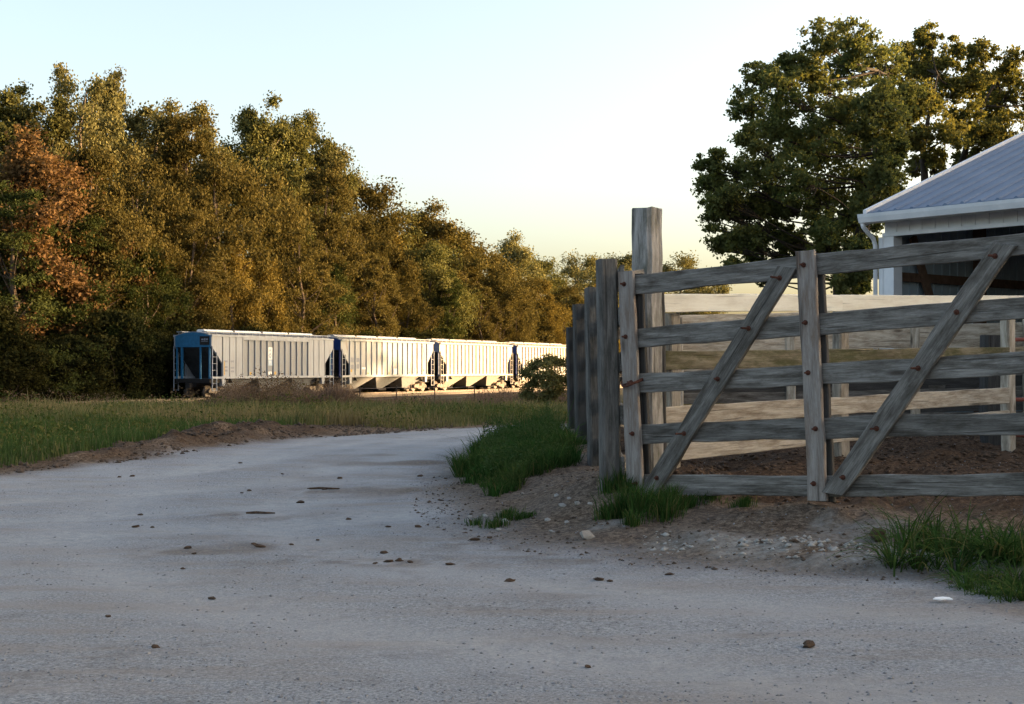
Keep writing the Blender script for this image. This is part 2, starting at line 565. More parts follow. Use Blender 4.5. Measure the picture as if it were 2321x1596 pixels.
class MB:
    """collects shapes for ONE mesh object"""

    def __init__(self):
        self.v = []
        self.f = []

    def add(self, vs, fs):
        b = len(self.v)
        self.v += [tuple(p) for p in vs]
        self.f += [tuple(i + b for i in f) for f in fs]

    def box(self, x0, x1, y0, y1, z0, z1):
        vs = [(x0, y0, z0), (x1, y0, z0), (x1, y1, z0), (x0, y1, z0), (x0, y0, z1), (x1, y0, z1), (x1, y1, z1), (x0, y1, z1)]
        self.add(vs, [(0, 3, 2, 1), (4, 5, 6, 7), (0, 1, 5, 4), (1, 2, 6, 5), (2, 3, 7, 6), (3, 0, 4, 7)])

    def obox(self, o, ax, ay, az, lx, ly, lz):
        """box centred at o with half sizes along given unit axes"""
        o, ax, ay, az = Vector(o), Vector(ax), Vector(ay), Vector(az)
        vs = []
        for sz in (-1, 1):
            for sx, sy in ((-1, -1), (1, -1), (1, 1), (-1, 1)):
                vs.append(o + ax * lx * sx + ay * ly * sy + az * lz * sz)
        self.add(vs, [(0, 3, 2, 1), (4, 5, 6, 7), (0, 1, 5, 4), (1, 2, 6, 5), (2, 3, 7, 6), (3, 0, 4, 7)])

    def prism(self, poly, axis_fn, t0, t1):
        """poly 2-D points, axis_fn(a,b,t) -> 3-D; closed prism"""
        n = len(poly)
        vs = [axis_fn(a, b, t0) for a, b in poly] + [axis_fn(a, b, t1) for a, b in poly]
        fs = [tuple(range(n))[::-1], tuple(range(n, 2 * n))]
        for i in range(n):
            j = (i + 1) % n
            fs.append((i, j, n + j, n + i))
        self.add(vs, fs)

    def tube(self, pts, radii, seg=6, cap=True):
        pts = [Vector(p) for p in pts]
        n = len(pts)
        b = len(self.v)
        up = Vector((0.13, 0.31, 1)).normalized()
        for i, p in enumerate(pts):
            d = (pts[min(i + 1, n - 1)] - pts[max(i - 1, 0)])
            if d.length < 1e-9:
                d = Vector((0, 0, 1))
            d.normalize()
            a = d.cross(up)
            if a.length < .05:
                a = d.cross(Vector((1, 0, 0)))
            a.normalize()
            c = d.cross(a)
            for k in range(seg):
                w = 2 * math.pi * k / seg
                self.v.append(tuple(p + (a * math.cos(w) + c * math.sin(w)) * radii[i]))
        for i in range(n - 1):
            for k in range(seg):
                k2 = (k + 1) % seg
                self.f.append((b + i * seg + k, b + i * seg + k2, b + (i + 1) * seg + k2, b + (i + 1) * seg + k))
        if cap:
            self.f.append(tuple(b + k for k in range(seg))[::-1])
            self.f.append(tuple(b + (n - 1) * seg + k for k in range(seg)))

    def mesh(self, name, mat=None, smooth_=False):
        me = bpy.data.meshes.new(name)
        me.from_pydata(self.v, [], self.f)
        me.update()
        if mat:
            me.materials.append(mat)
        if smooth_:
            me.polygons.foreach_set('use_smooth', np.ones(len(me.polygons), dtype=bool))
        return me

    def build(self, name, mat, parent=None, loc=(0, 0, 0), smooth_=False):
        return link(name, self.mesh(name, mat, smooth_), parent, loc)


_bs = [0]


def board(name, parent, p0, p1, w, t, face, mat, rough=.004, cut0=0.0, cut1=0.0, nseg=None):
    """sawn timber from p0 to p1 (world), w wide, t thick, broad side towards 'face'; local X runs with the grain"""
    _bs[0] += 1
    rng = random.Random(_bs[0])
    p0, p1 = Vector(p0), Vector(p1)
    ax = (p1 - p0)
    L = ax.length
    ax.normalize()
    fz = Vector(face)
    fz = (fz - ax * fz.dot(ax)).normalized()
    ay = fz.cross(ax)
    n = nseg or max(3, min(14, int(L / .18)))
    ch = min(w, t) * .14
    bow = rng.uniform(-1, 1) * L * .0035
    prof = [(-w / 2 + ch, -t / 2), (w / 2 - ch, -t / 2), (w / 2, -t / 2 + ch), (w / 2, t / 2 - ch), (w / 2 - ch, t / 2), (-w / 2 + ch, t / 2), (-w / 2, t / 2 - ch), (-w / 2, -t / 2 + ch)]
    mb = MB()
    vs = []
    for i in range(n + 1):
        s = i / n
        j0 = rng.uniform(-rough, rough)
        j1 = rng.uniform(-rough, rough)
        jz = rng.uniform(-rough, rough) * .5
        bow_ = bow * math.sin(math.pi * s)
        for (a, b) in prof:
            x = s * L
            if i == 0:
                x += cut0 * a + rng.uniform(-.010, .006)
            if i == n:
                x += cut1 * a + rng.uniform(-.006, .010)
            vs.append((x, a + bow_ + (j0 if a > 0 else j1), b + jz))
    fs = []
    for i in range(n):
        for k in range(8):
            k2 = (k + 1) % 8
            fs.append((i * 8 + k, i * 8 + k2, (i + 1) * 8 + k2, (i + 1) * 8 + k))
    fs.append(tuple(range(8))[::-1])
    fs.append(tuple(n * 8 + k for k in range(8)))
    mb.add(vs, fs)
    me = mb.mesh(name, mat)
    o = bpy.data.objects.new(name, me)
    R = Matrix((ax, ay, fz)).transposed()
    o.rotation_euler = R.to_euler()
    base = parent.location if parent else Vector((0, 0, 0))
    o.location = p0 - base
    if parent:
        o.parent = parent
    COL.objects.link(o)
    return o


# ------------------------------------------------------------------ ground: one sheet, split by what covers it
def spaced(lo, hi, step, far_lo, far_hi):
    a = list(np.arange(lo, hi + 1e-6, step))
    s = step
    x = a[-1]
    while x < far_hi:
        s *= 1.13
        x += s
        a.append(x)
    s = step
    x = a[0]
    pre = []
    while x > far_lo:
        s *= 1.13
        x -= s
        pre.append(x)
    return np.array(pre[::-1] + a)


xs = spaced(-9.0, 7.5, .07, -3500, 3500)
ys = spaced(4.2, 30.5, .075, -400, 5000)
GX, GY = np.meshgrid(xs, ys)
GZ = height(GX, GY)
dv, db, dg, pen = ground_masks(GX, GY)
nx, ny = len(xs), len(ys)
m_verge = smooth(-.35, .25, dv)
m_bank = smooth(-.45, .3, db)
m_dirt = np.maximum(np.clip(m_verge, 0, 1), m_bank * (.85 + .15 * fbm(GX, GY, .5, 55)))
m_dirt = np.maximum(m_dirt, .75 * smooth(.60, .78, fbm(GX, GY, 1.3, 61)) * (1 - smooth(0, 2.6, -db)))
for (dx_, dy_, rx_, ry_) in ((850, 1274, 1.0, .16), (1090, 1225, .45, .30), (590, 1240, .5, .2), (430, 1250, .4, .25), (740, 1112, .7, .3), (1010, 1085, .5, .4), (560, 1168, .5, .2), (1400, 1262, .9, .28), (1200, 1240, .6, .25)):
    g_ = Gp(dx_, dy_)
    q_ = ((GX - g_.x) / rx_) ** 2 + ((GY - g_.y) / (ry_ * 1.6)) ** 2
    m_dirt = np.maximum(m_dirt, .6 * np.exp(-q_) * smooth(.36, .58, fbm(GX, GY, .22, 77)))
m_track = wheel_tracks(GX, GY)
m_pale = np.exp(-((db - .34) / .26) ** 2) * smooth(.9, 1.5, GX) * (1 - smooth(2.7, 3.6, GX)) * smooth(.35, .55, fbm(GX, GY, .35, 63) + .1)
m_pale = np.maximum(m_pale, .6 * smooth(.62, .75, fbm(GX, GY, .5, 66)) * m_bank * (1 - pen))
m_heap = np.exp(-((dv - .9) / .85) ** 2) * smooth(-6.6, -5.2, GX) * (1 - smooth(-3.9, -2.6, GX)) * smooth(.25, .5, fbm(GX, GY, .4, 71))
m_soil = smooth(1.2, 2.6, dv + (fbm(GX, GY, .8, 70) - .5) * 1.2)
m_soil = np.maximum(m_soil, smooth(40, 60, GY))
idx = np.arange(nx * ny).reshape(ny, nx)
quads = np.stack([idx[:-1, :-1], idx[:-1, 1:], idx[1:, 1:], idx[1:, :-1]], -1).reshape(-1, 4)
cen = lambda a: .25 * (a[:-1, :-1] + a[:-1, 1:] + a[1:, 1:] + a[1:, :-1]).reshape(-1)
fv, fb, fp, fx, fy = cen(dv), cen(db), cen(pen), cen(GX), cen(GY)
cls = np.zeros(len(quads), int)
cls[(fv > .1)] = 1                       # grass field
cls[(fb > .15) & (fv <= .1)] = 2         # dirt bank
cls[(fp > .5)] = 3
dtc = (fx - TC.x) * TN.x + (fy - TC.y) * TN.y
cls[(cls == 0) & ((fy < -8) | (np.hypot(fx, fy) > 60))] = 1
VV = np.stack([GX.ravel(), GY.ravel(), GZ.ravel()], 1)
for c, nm in ((0, 'gravel_road'), (1, 'ground'), (2, 'dirt_bank'), (3, 'pen_ground')):
    q = quads[cls == c]
    used = np.unique(q)
    remap = np.zeros(nx * ny, np.int32)
    remap[used] = np.arange(len(used))
    me = mesh_np(nm, VV[used], remap[q], M['ground'], True)
    for an, arr in (('track', m_track), ('dirt', m_dirt), ('pale', m_pale), ('pen', np.maximum(pen, m_heap * .9)), ('soil', m_soil)):
        at = me.attributes.new(an, 'FLOAT', 'POINT')
        at.data.foreach_set('value', np.ascontiguousarray(arr.ravel()[used], dtype=np.float32))
    o = link(nm, me)
    tag(o, kind='structure')

# ------------------------------------------------------------------ railway: ballast, two tracks
def track_bed(off, name):
    mb = MB()
    n = 60
    t0, t1 = -70, 320
    prof = [(-2.7, -1.25), (-1.7, -1.045), (1.7, -1.045), (2.7, -1.25)]
    vs, fs = [], []
    for i in range(n + 1):
        c = TC + TD * (t0 + (t1 - t0) * i / n) + TN * off
        for a, z in prof:
            q = c + TN * a
            vs.append((q.x, q.y, z))
    for i in range(n):
        for k in range(3):
            fs.append((i * 4 + k, i * 4 + k + 1, (i + 1) * 4 + k + 1, (i + 1) * 4 + k))
    mb.add(vs, fs)
    tag(mb.build(name, M['ballast']), kind='structure')


track_bed(0, 'railway_ballast')
track_bed(-5.2, 'railway_ballast')


def make_track(off, label):
    base = TC + TN * off
    root = empty('railway_track', (base.x, base.y, RAILZ - .15))
    tag(root, label, 'railway track')
    for s in (-1, 1):
        mb = MB()
        for (w, z0, z1) in ((.036, .105, .15), (.01, .03, .105), (.075, .012, .03)):
            mb.obox(TD * 125 + TN * (s * .7535) + Vector((0, 0, (z0 + z1) / 2)), TD, TN, (0, 0, 1), 195, w, (z1 - z0) / 2)
        mb.build('rail', M['steel'], root)
    mb = MB()
    for i in range(-110, 400):
        t = i * .6
        if t > 235:
            break
        mb.obox(TD * t + Vector((0, 0, -.02)), TD, TN, (0, 0, 1), .11, 1.28, .028)
    o = mb.build('sleepers', M['tie'], root)
    o.name = 'sleeper'
    o['kind'] = 'stuff'
    return root


make_track(0, 'far railway track carrying the parked grain cars')
make_track(-5.2, 'near empty railway track half hidden in brown weeds')


# ------------------------------------------------------------------ covered hopper cars
def car_paint(name, base, warm, rust_amt, streak=(.22, .12, .06)):
    t = NT(name)
    v = t.obj_vec((6, 6, .5))
    n = t.noise(v, 1.2, 5, .7)
    col = t.ramp(n, [(.3, warm), (.6, base)])
    r = t.noise(t.obj_vec((2.2, 2.2, .35)), 1.3, 5, .75, .4)
    col = t.mix(t.math('MULTIPLY', t.ramp(r, [(.56, (0, 0, 0)), (.68, (1, 1, 1))]), rust_amt), col, streak)
    tc = t.n("ShaderNodeTexCoord")
    sp = t.n("ShaderNodeSeparateXYZ")
    t.l(tc.outputs['Object'], sp.inputs[0])
    grime = t.math('MULTIPLY', t.noise(t.obj_vec((3, 3, .8)), 2, 5, .7), .75)
    col = t.mix(grime, col, (.24, .22, .20))
    t.principled(col, .6, None, spec=.3)
    return t.m


M['hopper1'] = car_paint('weathered_white_grey_paint', (.33, .40, .51), (.25, .29, .36), .22)
M['hopper1g'] = car_paint('weathered_grey_paint', (.225, .275, .35), (.17, .20, .25), .3)
M['hopper2'] = car_paint('rust_streaked_white_paint', (.43, .47, .51), (.35, .37, .38), .9)
M['hopper3'] = car_paint('cream_white_paint', (.56, .53, .47), (.47, .44, .39), .12)
M['blue_end'] = noisy_mat('faded_blue_paint', (.014, .10, .22), (.025, .15, .30), 5, .6)
M['navy_end'] = noisy_mat('dark_blue_paint', (.008, .025, .13), (.012, .035, .17), 5, .6)
M['grey_end'] = noisy_mat('blue_grey_paint', (.17, .20, .27), (.26, .29, .36), 5, .6)
M['yellow'] = noisy_mat('yellow_mark_paint', (.38, .24, .05), (.52, .34, .08), 9, .7)
M['mark'] = noisy_mat('faded_stencil_paint', (.16, .18, .23), (.26, .28, .34), 20, .7)
M['decal'] = noisy_mat('white_decal', (.66, .68, .70), (.76, .77, .78), 9, .6)
M['decal_blue'] = noisy_mat('pale_blue_decal', (.30, .42, .58), (.40, .50, .64), 9, .6)
M['ink_blue'] = noisy_mat('blue_lettering', (.07, .14, .30), (.12, .20, .36), 9, .6)

CL = 15.85
PITCHC = 17.1


def text_child(txt, parent, loc, size, rot, mat, name='lettering'):
    cu = bpy.data.curves.new(name, 'FONT')
    cu.body = txt
    cu.size = size
    cu.align_x = 'CENTER'
    cu.align_y = 'CENTER'
    cu.extrude = .003
    cu.materials.append(mat)
    tmp = bpy.data.objects.new('tmp_text', cu)
    COL.objects.link(tmp)
    dg_ = bpy.context.evaluated_depsgraph_get()
    me = bpy.data.meshes.new_from_object(tmp.evaluated_get(dg_))
    bpy.data.objects.remove(tmp)
    if not me.materials:
        me.materials.append(mat)
    o = bpy.data.objects.new(name, me)
    o.location = loc
    o.rotation_euler = rot
    o.parent = parent
    COL.objects.link(o)
    return o


def hopper_car(i, body, panel, endm, hop, label, nribs, banded):
    c = TR + TD * (PITCHC * i + CL / 2) + TN * 1.6
    root = empty('hopper_car', (c.x, c.y, RAILZ), math.atan2(TD.y, TD.x))
    tag(root, label, 'freight car', 'covered hopper cars standing in the train')
    h = CL / 2
    E, S = 4.36, 1.48
    poly = [(-h, E), (-h, 3.6), (-h + 1.25, 2.4), (-h + 1.25, S), (h - 1.25, S), (h - 1.25, 2.4), (h, 3.6), (h, E)]
    x0, x1 = -h + 1.3, h - 1.3
    xr = [x0 + (x1 - x0) * k / (nribs - 1) for k in range(nribs)]
    for s in (-1, 1):
        mb = MB()
        mb.prism(poly, lambda a, b, t: (a, s * t, b), 1.50, 1.54)
        for k, x in enumerate(xr):
            mb.box(x - .05, x + .05, min(s * 1.541, s * 1.64), max(s * 1.541, s * 1.64), S + .06, E - .08)
        o = mb.build('body_side', panel, root)
        if banded:
            for k in list(range(0, 3)) + list(range(nribs - 4, nribs - 1)):
                b2 = MB()
                b2.box(xr[k] + .07, xr[k + 1] - .05, min(s * 1.543, s * 1.61), max(s * 1.543, s * 1.61), S + .03, E - .10)
                b2.build('smooth_panel', body, root)
            for g in (-1, 1):
                b2 = MB()
                pp = [(g * h, E - .1), (g * h, 3.62), (g * (h - 1.2), 2.45), (g * (h - 1.2), E - .1)]
                if g > 0:
                    pp = pp[::-1]
                b2.prism(pp, lambda a, b, t: (a, s * t, b), 1.543, 1.60)
                b2.build('smooth_panel', body, root)
        b3 = MB()
        b3.box(-h, h, min(s * 1.50, s * 1.66), max(s * 1.50, s * 1.66), E - .085, E + .05)
        if banded:
            b3.box(xr[3] + .055, xr[-4] - .055, min(s * 1.545, s * 1.65), max(s * 1.545, s * 1.65), E - .26, E - .088)
        b3.build('top_chord', body, root)
        b4 = MB()
        b4.box(-h + .05, h - .05, min(s * 1.46, s * 1.66), max(s * 1.46, s * 1.66), S - .12, S + .03)
        b4.build('side_sill', body, root)
        for g in (-1, 1):
            b5 = MB()
            b5.prism([(-.16, 0), (.16, 0), (.22, .5), (-.22, .5)], lambda a, b, t: (g * (h - 1.45) + a, s * t, b + .86), 1.30, 1.58)
            b5.build('jacking_pad', body, root)
            # ladder of two stiles and rungs
            lb = MB()
            xa, xb = g * (h - .02), g * (h - .52)
            yl = s * 1.63
            lb.box(min(xa, xa - g * .05), max(xa, xa - g * .05), yl - .03, yl + .03, .50, 3.62)
            lb.box(min(xb, xb - g * .05), max(xb, xb - g * .05), yl - .03, yl + .03, .50, 3.18)
            z = .55
            while z < 3.1:
                lb.box(min(xa - g * .05, xb), max(xa - g * .05, xb), yl - .015, yl + .015, z, z + .03)
                z += .46
            lb.build('ladder', body if i else M['hopper1'], root)
    # ends: upright sheet above, slope sheet below, posts and platform
    for g in (-1, 1):
        mb = MB()
        arc = [(y, E + .26 * (1 - (y / 1.5) ** 2)) for y in np.linspace(-1.5, 1.5, 9)]
        pl = [(-1.5, 3.55)] + [(float(a), float(b)) for a, b in arc] + [(1.5, 3.55)]
        mb.prism(pl, lambda a, b, t: (g * t, a, b), h - .05, h - .005)
        es = mb.build('end_sheet', endm, root)
        mb = MB()
        pp = [(h - .06, 3.55), (h - .02, 3.55), (h - 2.6, 1.06), (h - 2.64, 1.06)]
        mb.prism(pp, lambda a, b, t: (g * a, t, b), -1.49, 1.49)
        mb.build('slope_sheet', M['slope'], root)
        mb = MB()
        mb.box(min(g * h, g * (h - 2.2)), max(g * h, g * (h - 2.2)), -1.45, 1.45, 1.08, 1.34)
        mb.build('end_platform', M['black'], root)
        for y, hh, w in ((-1.38, 3.54, .05), (-.62, 3.54, .05), (.95, 3.54, .08), (1.38, 3.54, .05)):
            mb = MB()
            mb.box(min(g * (h - .02), g * (h - .12)), max(g * (h - .02), g * (h - .12)), y - w, y + w, 1.35, hh)
            mb.build('end_post', endm, root)
        if i == 0 and g < 0:
            mb = MB()
            mb.box(-h - .03, -h + .004, -1.42, -.62, 3.70, 4.30)
            pn = mb.build('placard', M['black'], root)
            mk = MB()
            for (ya, yb, za, zb) in ((-1.30, -1.14, 4.02, 4.14), (-1.10, -.98, 4.0, 4.16), (-.94, -.76, 4.02, 4.13), (-1.30, -.74, 3.92, 3.95)):
                mk.box(-h - .036, -h - .031, ya, yb, za, zb)
            mk.build('worn_marks', M['mark'], pn)
        # coupler
        mb = MB()
        mb.box(min(g * (h - .2), g * (h + .42)), max(g * (h - .2), g * (h + .42)), -.12, .12, .78, .98)
        mb.prism([(-.2, 0), (.2, 0), (.26, .16), (.1, .28), (-.2, .24)], lambda a, b, t: (g * (h + .36 + b), a, t), .72, 1.05)
        mb.build('coupler', M['black'], root)
        # brake wheel rod / uncoupling lever
        mb = MB()
        mb.tube([(g * (h + .03), -1.4, 1.02), (g * (h + .06), -.5, .98), (g * (h + .06), 0, .95)], [.018] * 3, 6)
        mb.build('uncoupling_lever', M['black'], root)
    # roof, hatches, walks
    mb = MB()
    ns = 10
    vs, fs = [], []
    for k in range(ns + 1):
        y = -1.5 + 3.0 * k / ns
        z = E + .27 * (1 - (y / 1.5) ** 2)
        vs += [(-h, y, z), (h, y, z), (-h, y, z - .04), (h, y, z - .04)]
    for k in range(ns):
        a, b = k * 4, (k + 1) * 4
        fs += [(a, a + 1, b + 1, b), (a + 2, b + 2, b + 3, a + 3), (a, b, b + 2, a + 2), (a + 1, a + 3, b + 3, b + 1)]
    mb.add(vs, fs)
    mb.build('roof', body, root)
    nh = 4
    for k in range(nh):
        a = -h + .9 + k * (CL - 1.8) / nh
        b = a + (CL - 1.8) / nh - .12
        mb = MB()
        mb.prism([(-.34, 0), (.34, 0), (.34, .13), (.22, .20), (-.22, .20), (-.34, .13)], lambda p, q, t: (t, p, E + .245 + q), a, b)
        hb = mb.build('hatch_cover', M['decal'] if not i else body, root)
        mb = MB()
        mb.box(b - .02, b + .14, -.37, .37, E + .26, E + .43)
        mb.build('latch', M['black'], hb)
    for s in (-1, 1):
        mb = MB()
        mb.box(-h - .1, h + .1, min(s * .85, s * 1.3), max(s * .85, s * 1.3), E + .235, E + .29)
        x = -h + .1
        while x < h:
            mb.box(x - .03, x + .03, min(s * 1.22, s * 1.28), max(s * 1.22, s * 1.28), E + .05, E + .234)
            x += .86
        mb.build('roof_walk', body, root)
    # hoppers underneath
    nb = 3
    w = (CL - 2.5) / nb
    for k in range(nb):
        xc = -h + 1.25 + w * (k + .5)
        mb = MB()
        T = [(xc - w / 2 + .01, -1.44, S - .10), (xc + w / 2 - .01, -1.44, S - .10), (xc + w / 2 - .01, 1.44, S - .10), (xc - w / 2 + .01, 1.44, S - .10)]
        B = [(xc - .42, -.50, .36), (xc + .42, -.50, .36), (xc + .42, .50, .36), (xc - .42, .50, .36)]
        mb.add(T + B, [(0, 1, 2, 3), (7, 6, 5, 4), (0, 4, 5, 1), (1, 5, 6, 2), (2, 6, 7, 3), (3, 7, 4, 0)])
        ho = mb.build('hopper', hop, root)
        mb = MB()
        mb.box(xc - .62, xc + .62, -.8, .8, .22, .355)
        mb.build('outlet_gate', M['black'], ho)
    mb = MB()
    mb.box(-h + .1, h - .1, -.2, .2, .80, 1.06)
    mb.build('centre_sill', M['black'], root)
    # trucks
    for g in (-1, 1):
        xt = g * (h - 1.55)
        bo = MB()
        bo.box(xt - .2, xt + .2, -1.1, 1.1, .52, .78)
        tr = bo.build('truck', M['tie'], root)
        for s in (-1, 1):
            sf = MB()
            pl = [(-1.15, .52), (-.95, .66), (-.3, .72), (.3, .72), (.95, .66), (1.15, .52), (1.1, .36), (.75, .38), (.35, .24), (-.35, .24), (-.75, .38), (-1.1, .36)]
            sf.prism(pl, lambda a, b, t: (xt + a, s * t, b), .95, 1.08)
            sf.build('side_frame', M['steel'], tr)
        for ax_ in (-.89, .89):
            for s in (-1, 1):
                wm = MB()
                n = 18
                prof = [(.42, .70), (.46, .71), (.46, .74), (.42, .745), (.42, .83), (.12, .80), (.12, .86), (.05, .86)]
                vs, fs = [], []
                for q in range(n):
                    an = 2 * math.pi * q / n
                    for r_, y_ in prof:
                        vs.append((xt + ax_ + r_ * math.cos(an), s * y_, .46 + r_ * math.sin(an)))
                m = len(prof)
                for q in range(n):
                    q2 = (q + 1) % n
                    for e in range(m - 1):
                        fs.append((q * m + e, q * m + e + 1, q2 * m + e + 1, q2 * m + e))
                fs.append(tuple(q * m for q in range(n)))
                fs.append(tuple(q * m + m - 1 for q in range(n)))
                wm.add(vs, fs)
                wm.build('wheel', M['steel'], tr)
    # markings on the side that faces the road
    yb = -1.546

    def patch(nm, xa, xb, za, zb, mat, y=yb, par=root):
        mk = MB()
        mk.box(xa, xb, y - .006, y, za, zb)
        return mk.build(nm, mat, par)
    if i == 0:
        k = 7
        xa, xb = xr[k] + .07, xr[k + 1] - .07
        pn = patch('emblem_panel', xa, xb, 2.72, 3.62, M['decal'])
        xm = (xa + xb) / 2
        fr = (RAD(90), 0, 0)
        text_child('A', pn, (xm, yb - .009, 3.40), .34, fr, M['ink_blue'])
        dm = MB()
        dd = [(0, .25), (.17, 0), (0, -.25), (-.17, 0)]
        di = [(0, .13), (.085, 0), (0, -.13), (-.085, 0)]
        ring = dd + di
        vs = [(xm + a, yb - .009, 3.0 + b) for a, b in ring]
        dm.add(vs, [(0, 4, 5, 1), (1, 5, 6, 2), (2, 6, 7, 3), (3, 7, 4, 0)])
        dm.build('diamond_emblem', M['ink_blue'], pn)
        p2 = patch('lower_emblem_panel', xa, xb, 2.28, 2.70, M['decal_blue'])
        text_child('M', p2, (xm, yb - .009, 2.49), .36, fr, M['decal'])
        patch('notice_panel', xa, xb - .1, 1.62, 1.84, M['decal'])
        for kk, (u0, u1) in enumerate(((1.72, 1.82), (1.72, 1.85))):
            patch('reflector', xr[4 + 4 * kk] + .1, xr[4 + 4 * kk] + .4, u0 - .1, u1 - .02, M['yellow'])
        patch('reflector', xr[0] + .1, xr[0] + .2, 1.6, 2.6, M['yellow'], -1.612)
        for (k, zz) in ((0, 2.5), (1, 2.5), (0, 2.1), (1, 2.05), (0, 1.85), (1, 1.8)):
            for q in range(3):
                patch('stencil_mark', xr[k] + .14 + q * .14, xr[k] + .25 + q * .14, zz, zz + .13, M['mark'], -1.612)
    if i == 1:
        for (k, zz, hgt_) in ((0, 2.55, .5), (0, 2.0, .45), (1, 2.6, .4), (1, 2.05, .45)):
            for q in range(3):
                patch('stencil_mark', xr[k] + .12 + q * .19, xr[k] + .26 + q * .19, zz, zz + hgt_ * .8, M['mark'])
        for (k, za, zb) in ((0, 1.78, 2.0), (3, 1.6, 1.72), (7, 1.6, 1.72), (11, 1.62, 1.74), (14, 1.8, 1.98)):
            patch('reflector', xr[k] + .12, xr[k] + .42, za, zb, M['yellow'])
        patch('repaint_patch', xr[8] + .1, xr[9] - .1, 1.56, 2.05, M['decal'])
        patch('repaint_patch', xr[2] + .1, xr[3] - .1, 2.0, 2.16, M['decal'])
        for k in (11, 12):
            patch('notice_panel', xr[k] + .12, xr[k] + .52, 1.72, 2.1, M['mark'])
    if i == 2:
        for (k, za, zb) in ((1, 2.5, 2.9), (2, 2.5, 2.9), (12, 1.75, 2.0)):
            for q in range(2):
                patch('stencil_mark', xr[k] + .14 + q * .22, xr[k] + .30 + q * .22, za, zb, M['grey_end'])
    return root


hopper_car(0, M['hopper1'], M['hopper1g'], M['blue_end'], M['hopper1g'], 'grey-white hopper car with a bright blue end, nearest the camera in the train', 18, True)
hopper_car(1, M['hopper2'], M['hopper2'], M['navy_end'], M['hopper2'], 'white hopper car streaked with rust, dark blue end, behind the blue-ended car', 16, False)
hopper_car(2, M['hopper3'], M['hopper3'], M['grey_end'], M['hopper3'], 'clean cream hopper car glowing in full sunlight, third in the train', 18, False)
hopper_car(3, M['hopper3'], M['hopper3'], M['navy_end'], M['hopper3'], 'cream hopper car mostly hidden behind the round green bush', 18, False)


# ------------------------------------------------------------------ gate
GU = (GATE_B - GATE_A).normalized()
_gh = Vector((GU.x, GU.y, 0)).normalized()
GN = Vector((_gh.y, -_gh.x, 0)).normalized()          # towards the camera
if GN.y > 0:
    GN = -GN
GV = GN.cross(GU)
if GV.z < 0:
    GV = -GV
GL = 3.30


def gp(u, v, n=0.0):
    return GATE_A + GU * u + GV * v + GN * n


gate = empty('wooden_gate', (gp(1.6, -.1).x, gp(1.6, -.1).y, .2))
tag(gate, 'wide sagging grey timber gate with two diagonal braces and rusty bolts', 'gate')
RV = [0.0, .387, .785, 1.142, 1.553]
SU = [.032, 1.578, 3.26]
for v in RV:
    board('rail', gate, gp(-.03, v), gp(GL + .02, v), .148, .04, GN, M['wood'], .007)
for u in SU:
    board('stile', gate, gp(u, -.15 if u < 1 else -.11, .0415), gp(u, 1.66, .0415), .142, .04, GN, M['wood_stile'], .005)
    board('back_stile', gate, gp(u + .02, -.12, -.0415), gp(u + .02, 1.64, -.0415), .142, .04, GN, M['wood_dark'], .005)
board('foot', gate, gp(3.19, .12, .08), gp(3.10, -.24, .08), .15, .04, GN, M['wood'], .004, cut1=.6)
BR = [((.155, -.06), (1.43, 1.56)), ((1.70, -.06), (3.00, 1.56))]
for (a, b) in BR:
    d = Vector((b[0] - a[0], b[1] - a[1]))
    sl = d.x / d.y
    board('brace', gate, gp(a[0], a[1], .042), gp(b[0], b[1], .042), .142, .041, GN, M['wood'], .005, cut0=-.55, cut1=-.45)


def bolt(u, v, parent, base_n, ln):
    mb = MB()
    p = gp(u, v, base_n)
    mb.tube([p, p + GN * .005], [.019, .019], 10)
    mb.tube([p + GN * .006, p + GN * .018], [.014, .014], 6)
    rnd = random.Random(int(u * 1000 + v * 77))
    tip = GN * ln + GV * rnd.uniform(-.004, .004) + GU * rnd.uniform(-.006, .004)
    mb.tube([p + GN * .018, p + tip], [.008, .008], 6)
    mb.v = [tuple(Vector(q) - gate.location) for q in mb.v]
    mb.build('bolt', M['rust'], parent)


for u in SU:
    for v in RV:
        bolt(u + random.Random(int(u * 9 + v * 99)).uniform(-.02, .02), v + .01, gate, .062, .045)
for (a, b) in BR:
    for k, v in enumerate(RV):
        t = (v - a[1]) / (b[1] - a[1])
        t = min(max(t, .07), .955)
        bolt(a[0] + t * (b[0] - a[0]), a[1] + t * (b[1] - a[1]), gate, .063, (.035, .12, .04, .115, .13)[k] if a[0] < 1 else (.04, .10, .12, .035, .10)[k])

# tall square post behind the latch end, with the rusty wire that ties the gate to it
PC = P(1466, 900, 11.75)
tp_top = P(1466, 474, 11.75)
post = empty('gate_post', (PC.x, PC.y, 0.1))
tag(post, 'tall thick square timber post rising above the gate', 'post')
_pa = RAD(-41)
board('post_timber', post, (PC.x + .02, PC.y, -.2), (tp_top.x, tp_top.y, tp_top.z), .205, .205, (math.sin(_pa), -math.cos(_pa), 0), M['wood_post'], .006)
wire = MB()
pts = []
for k in range(25):
    w = 2 * math.pi * k / 24
    c = (gp(.03, .80) + Vector((PC.x, PC.y, 1.15))) / 2
    ex = (Vector((PC.x, PC.y, 0)) - Vector((gp(.03, .8).x, gp(.03, .8).y, 0)))
    ln = ex.length / 2 + .17
    ex.normalize()
    ey = Vector((-ex.y, ex.x, 0))
    q = c + ex * (ln * math.cos(w)) + ey * (.125 * math.sin(w)) + Vector((0, 0, .025 * math.sin(2 * w) + .05 * math.cos(w)))
    pts.append(q)
wire.tube(pts, [.009] * 25, 6, False)
pts2 = [p + Vector((0, 0, .012 + .006 * math.sin(k * 1.3))) for k, p in enumerate(pts)]
wire.tube(pts2, [.007] * 25, 6, False)
tag(wire.build('tie_wire', M['rust']), 'rusty wire loop tying the gate to the tall post', 'wire')

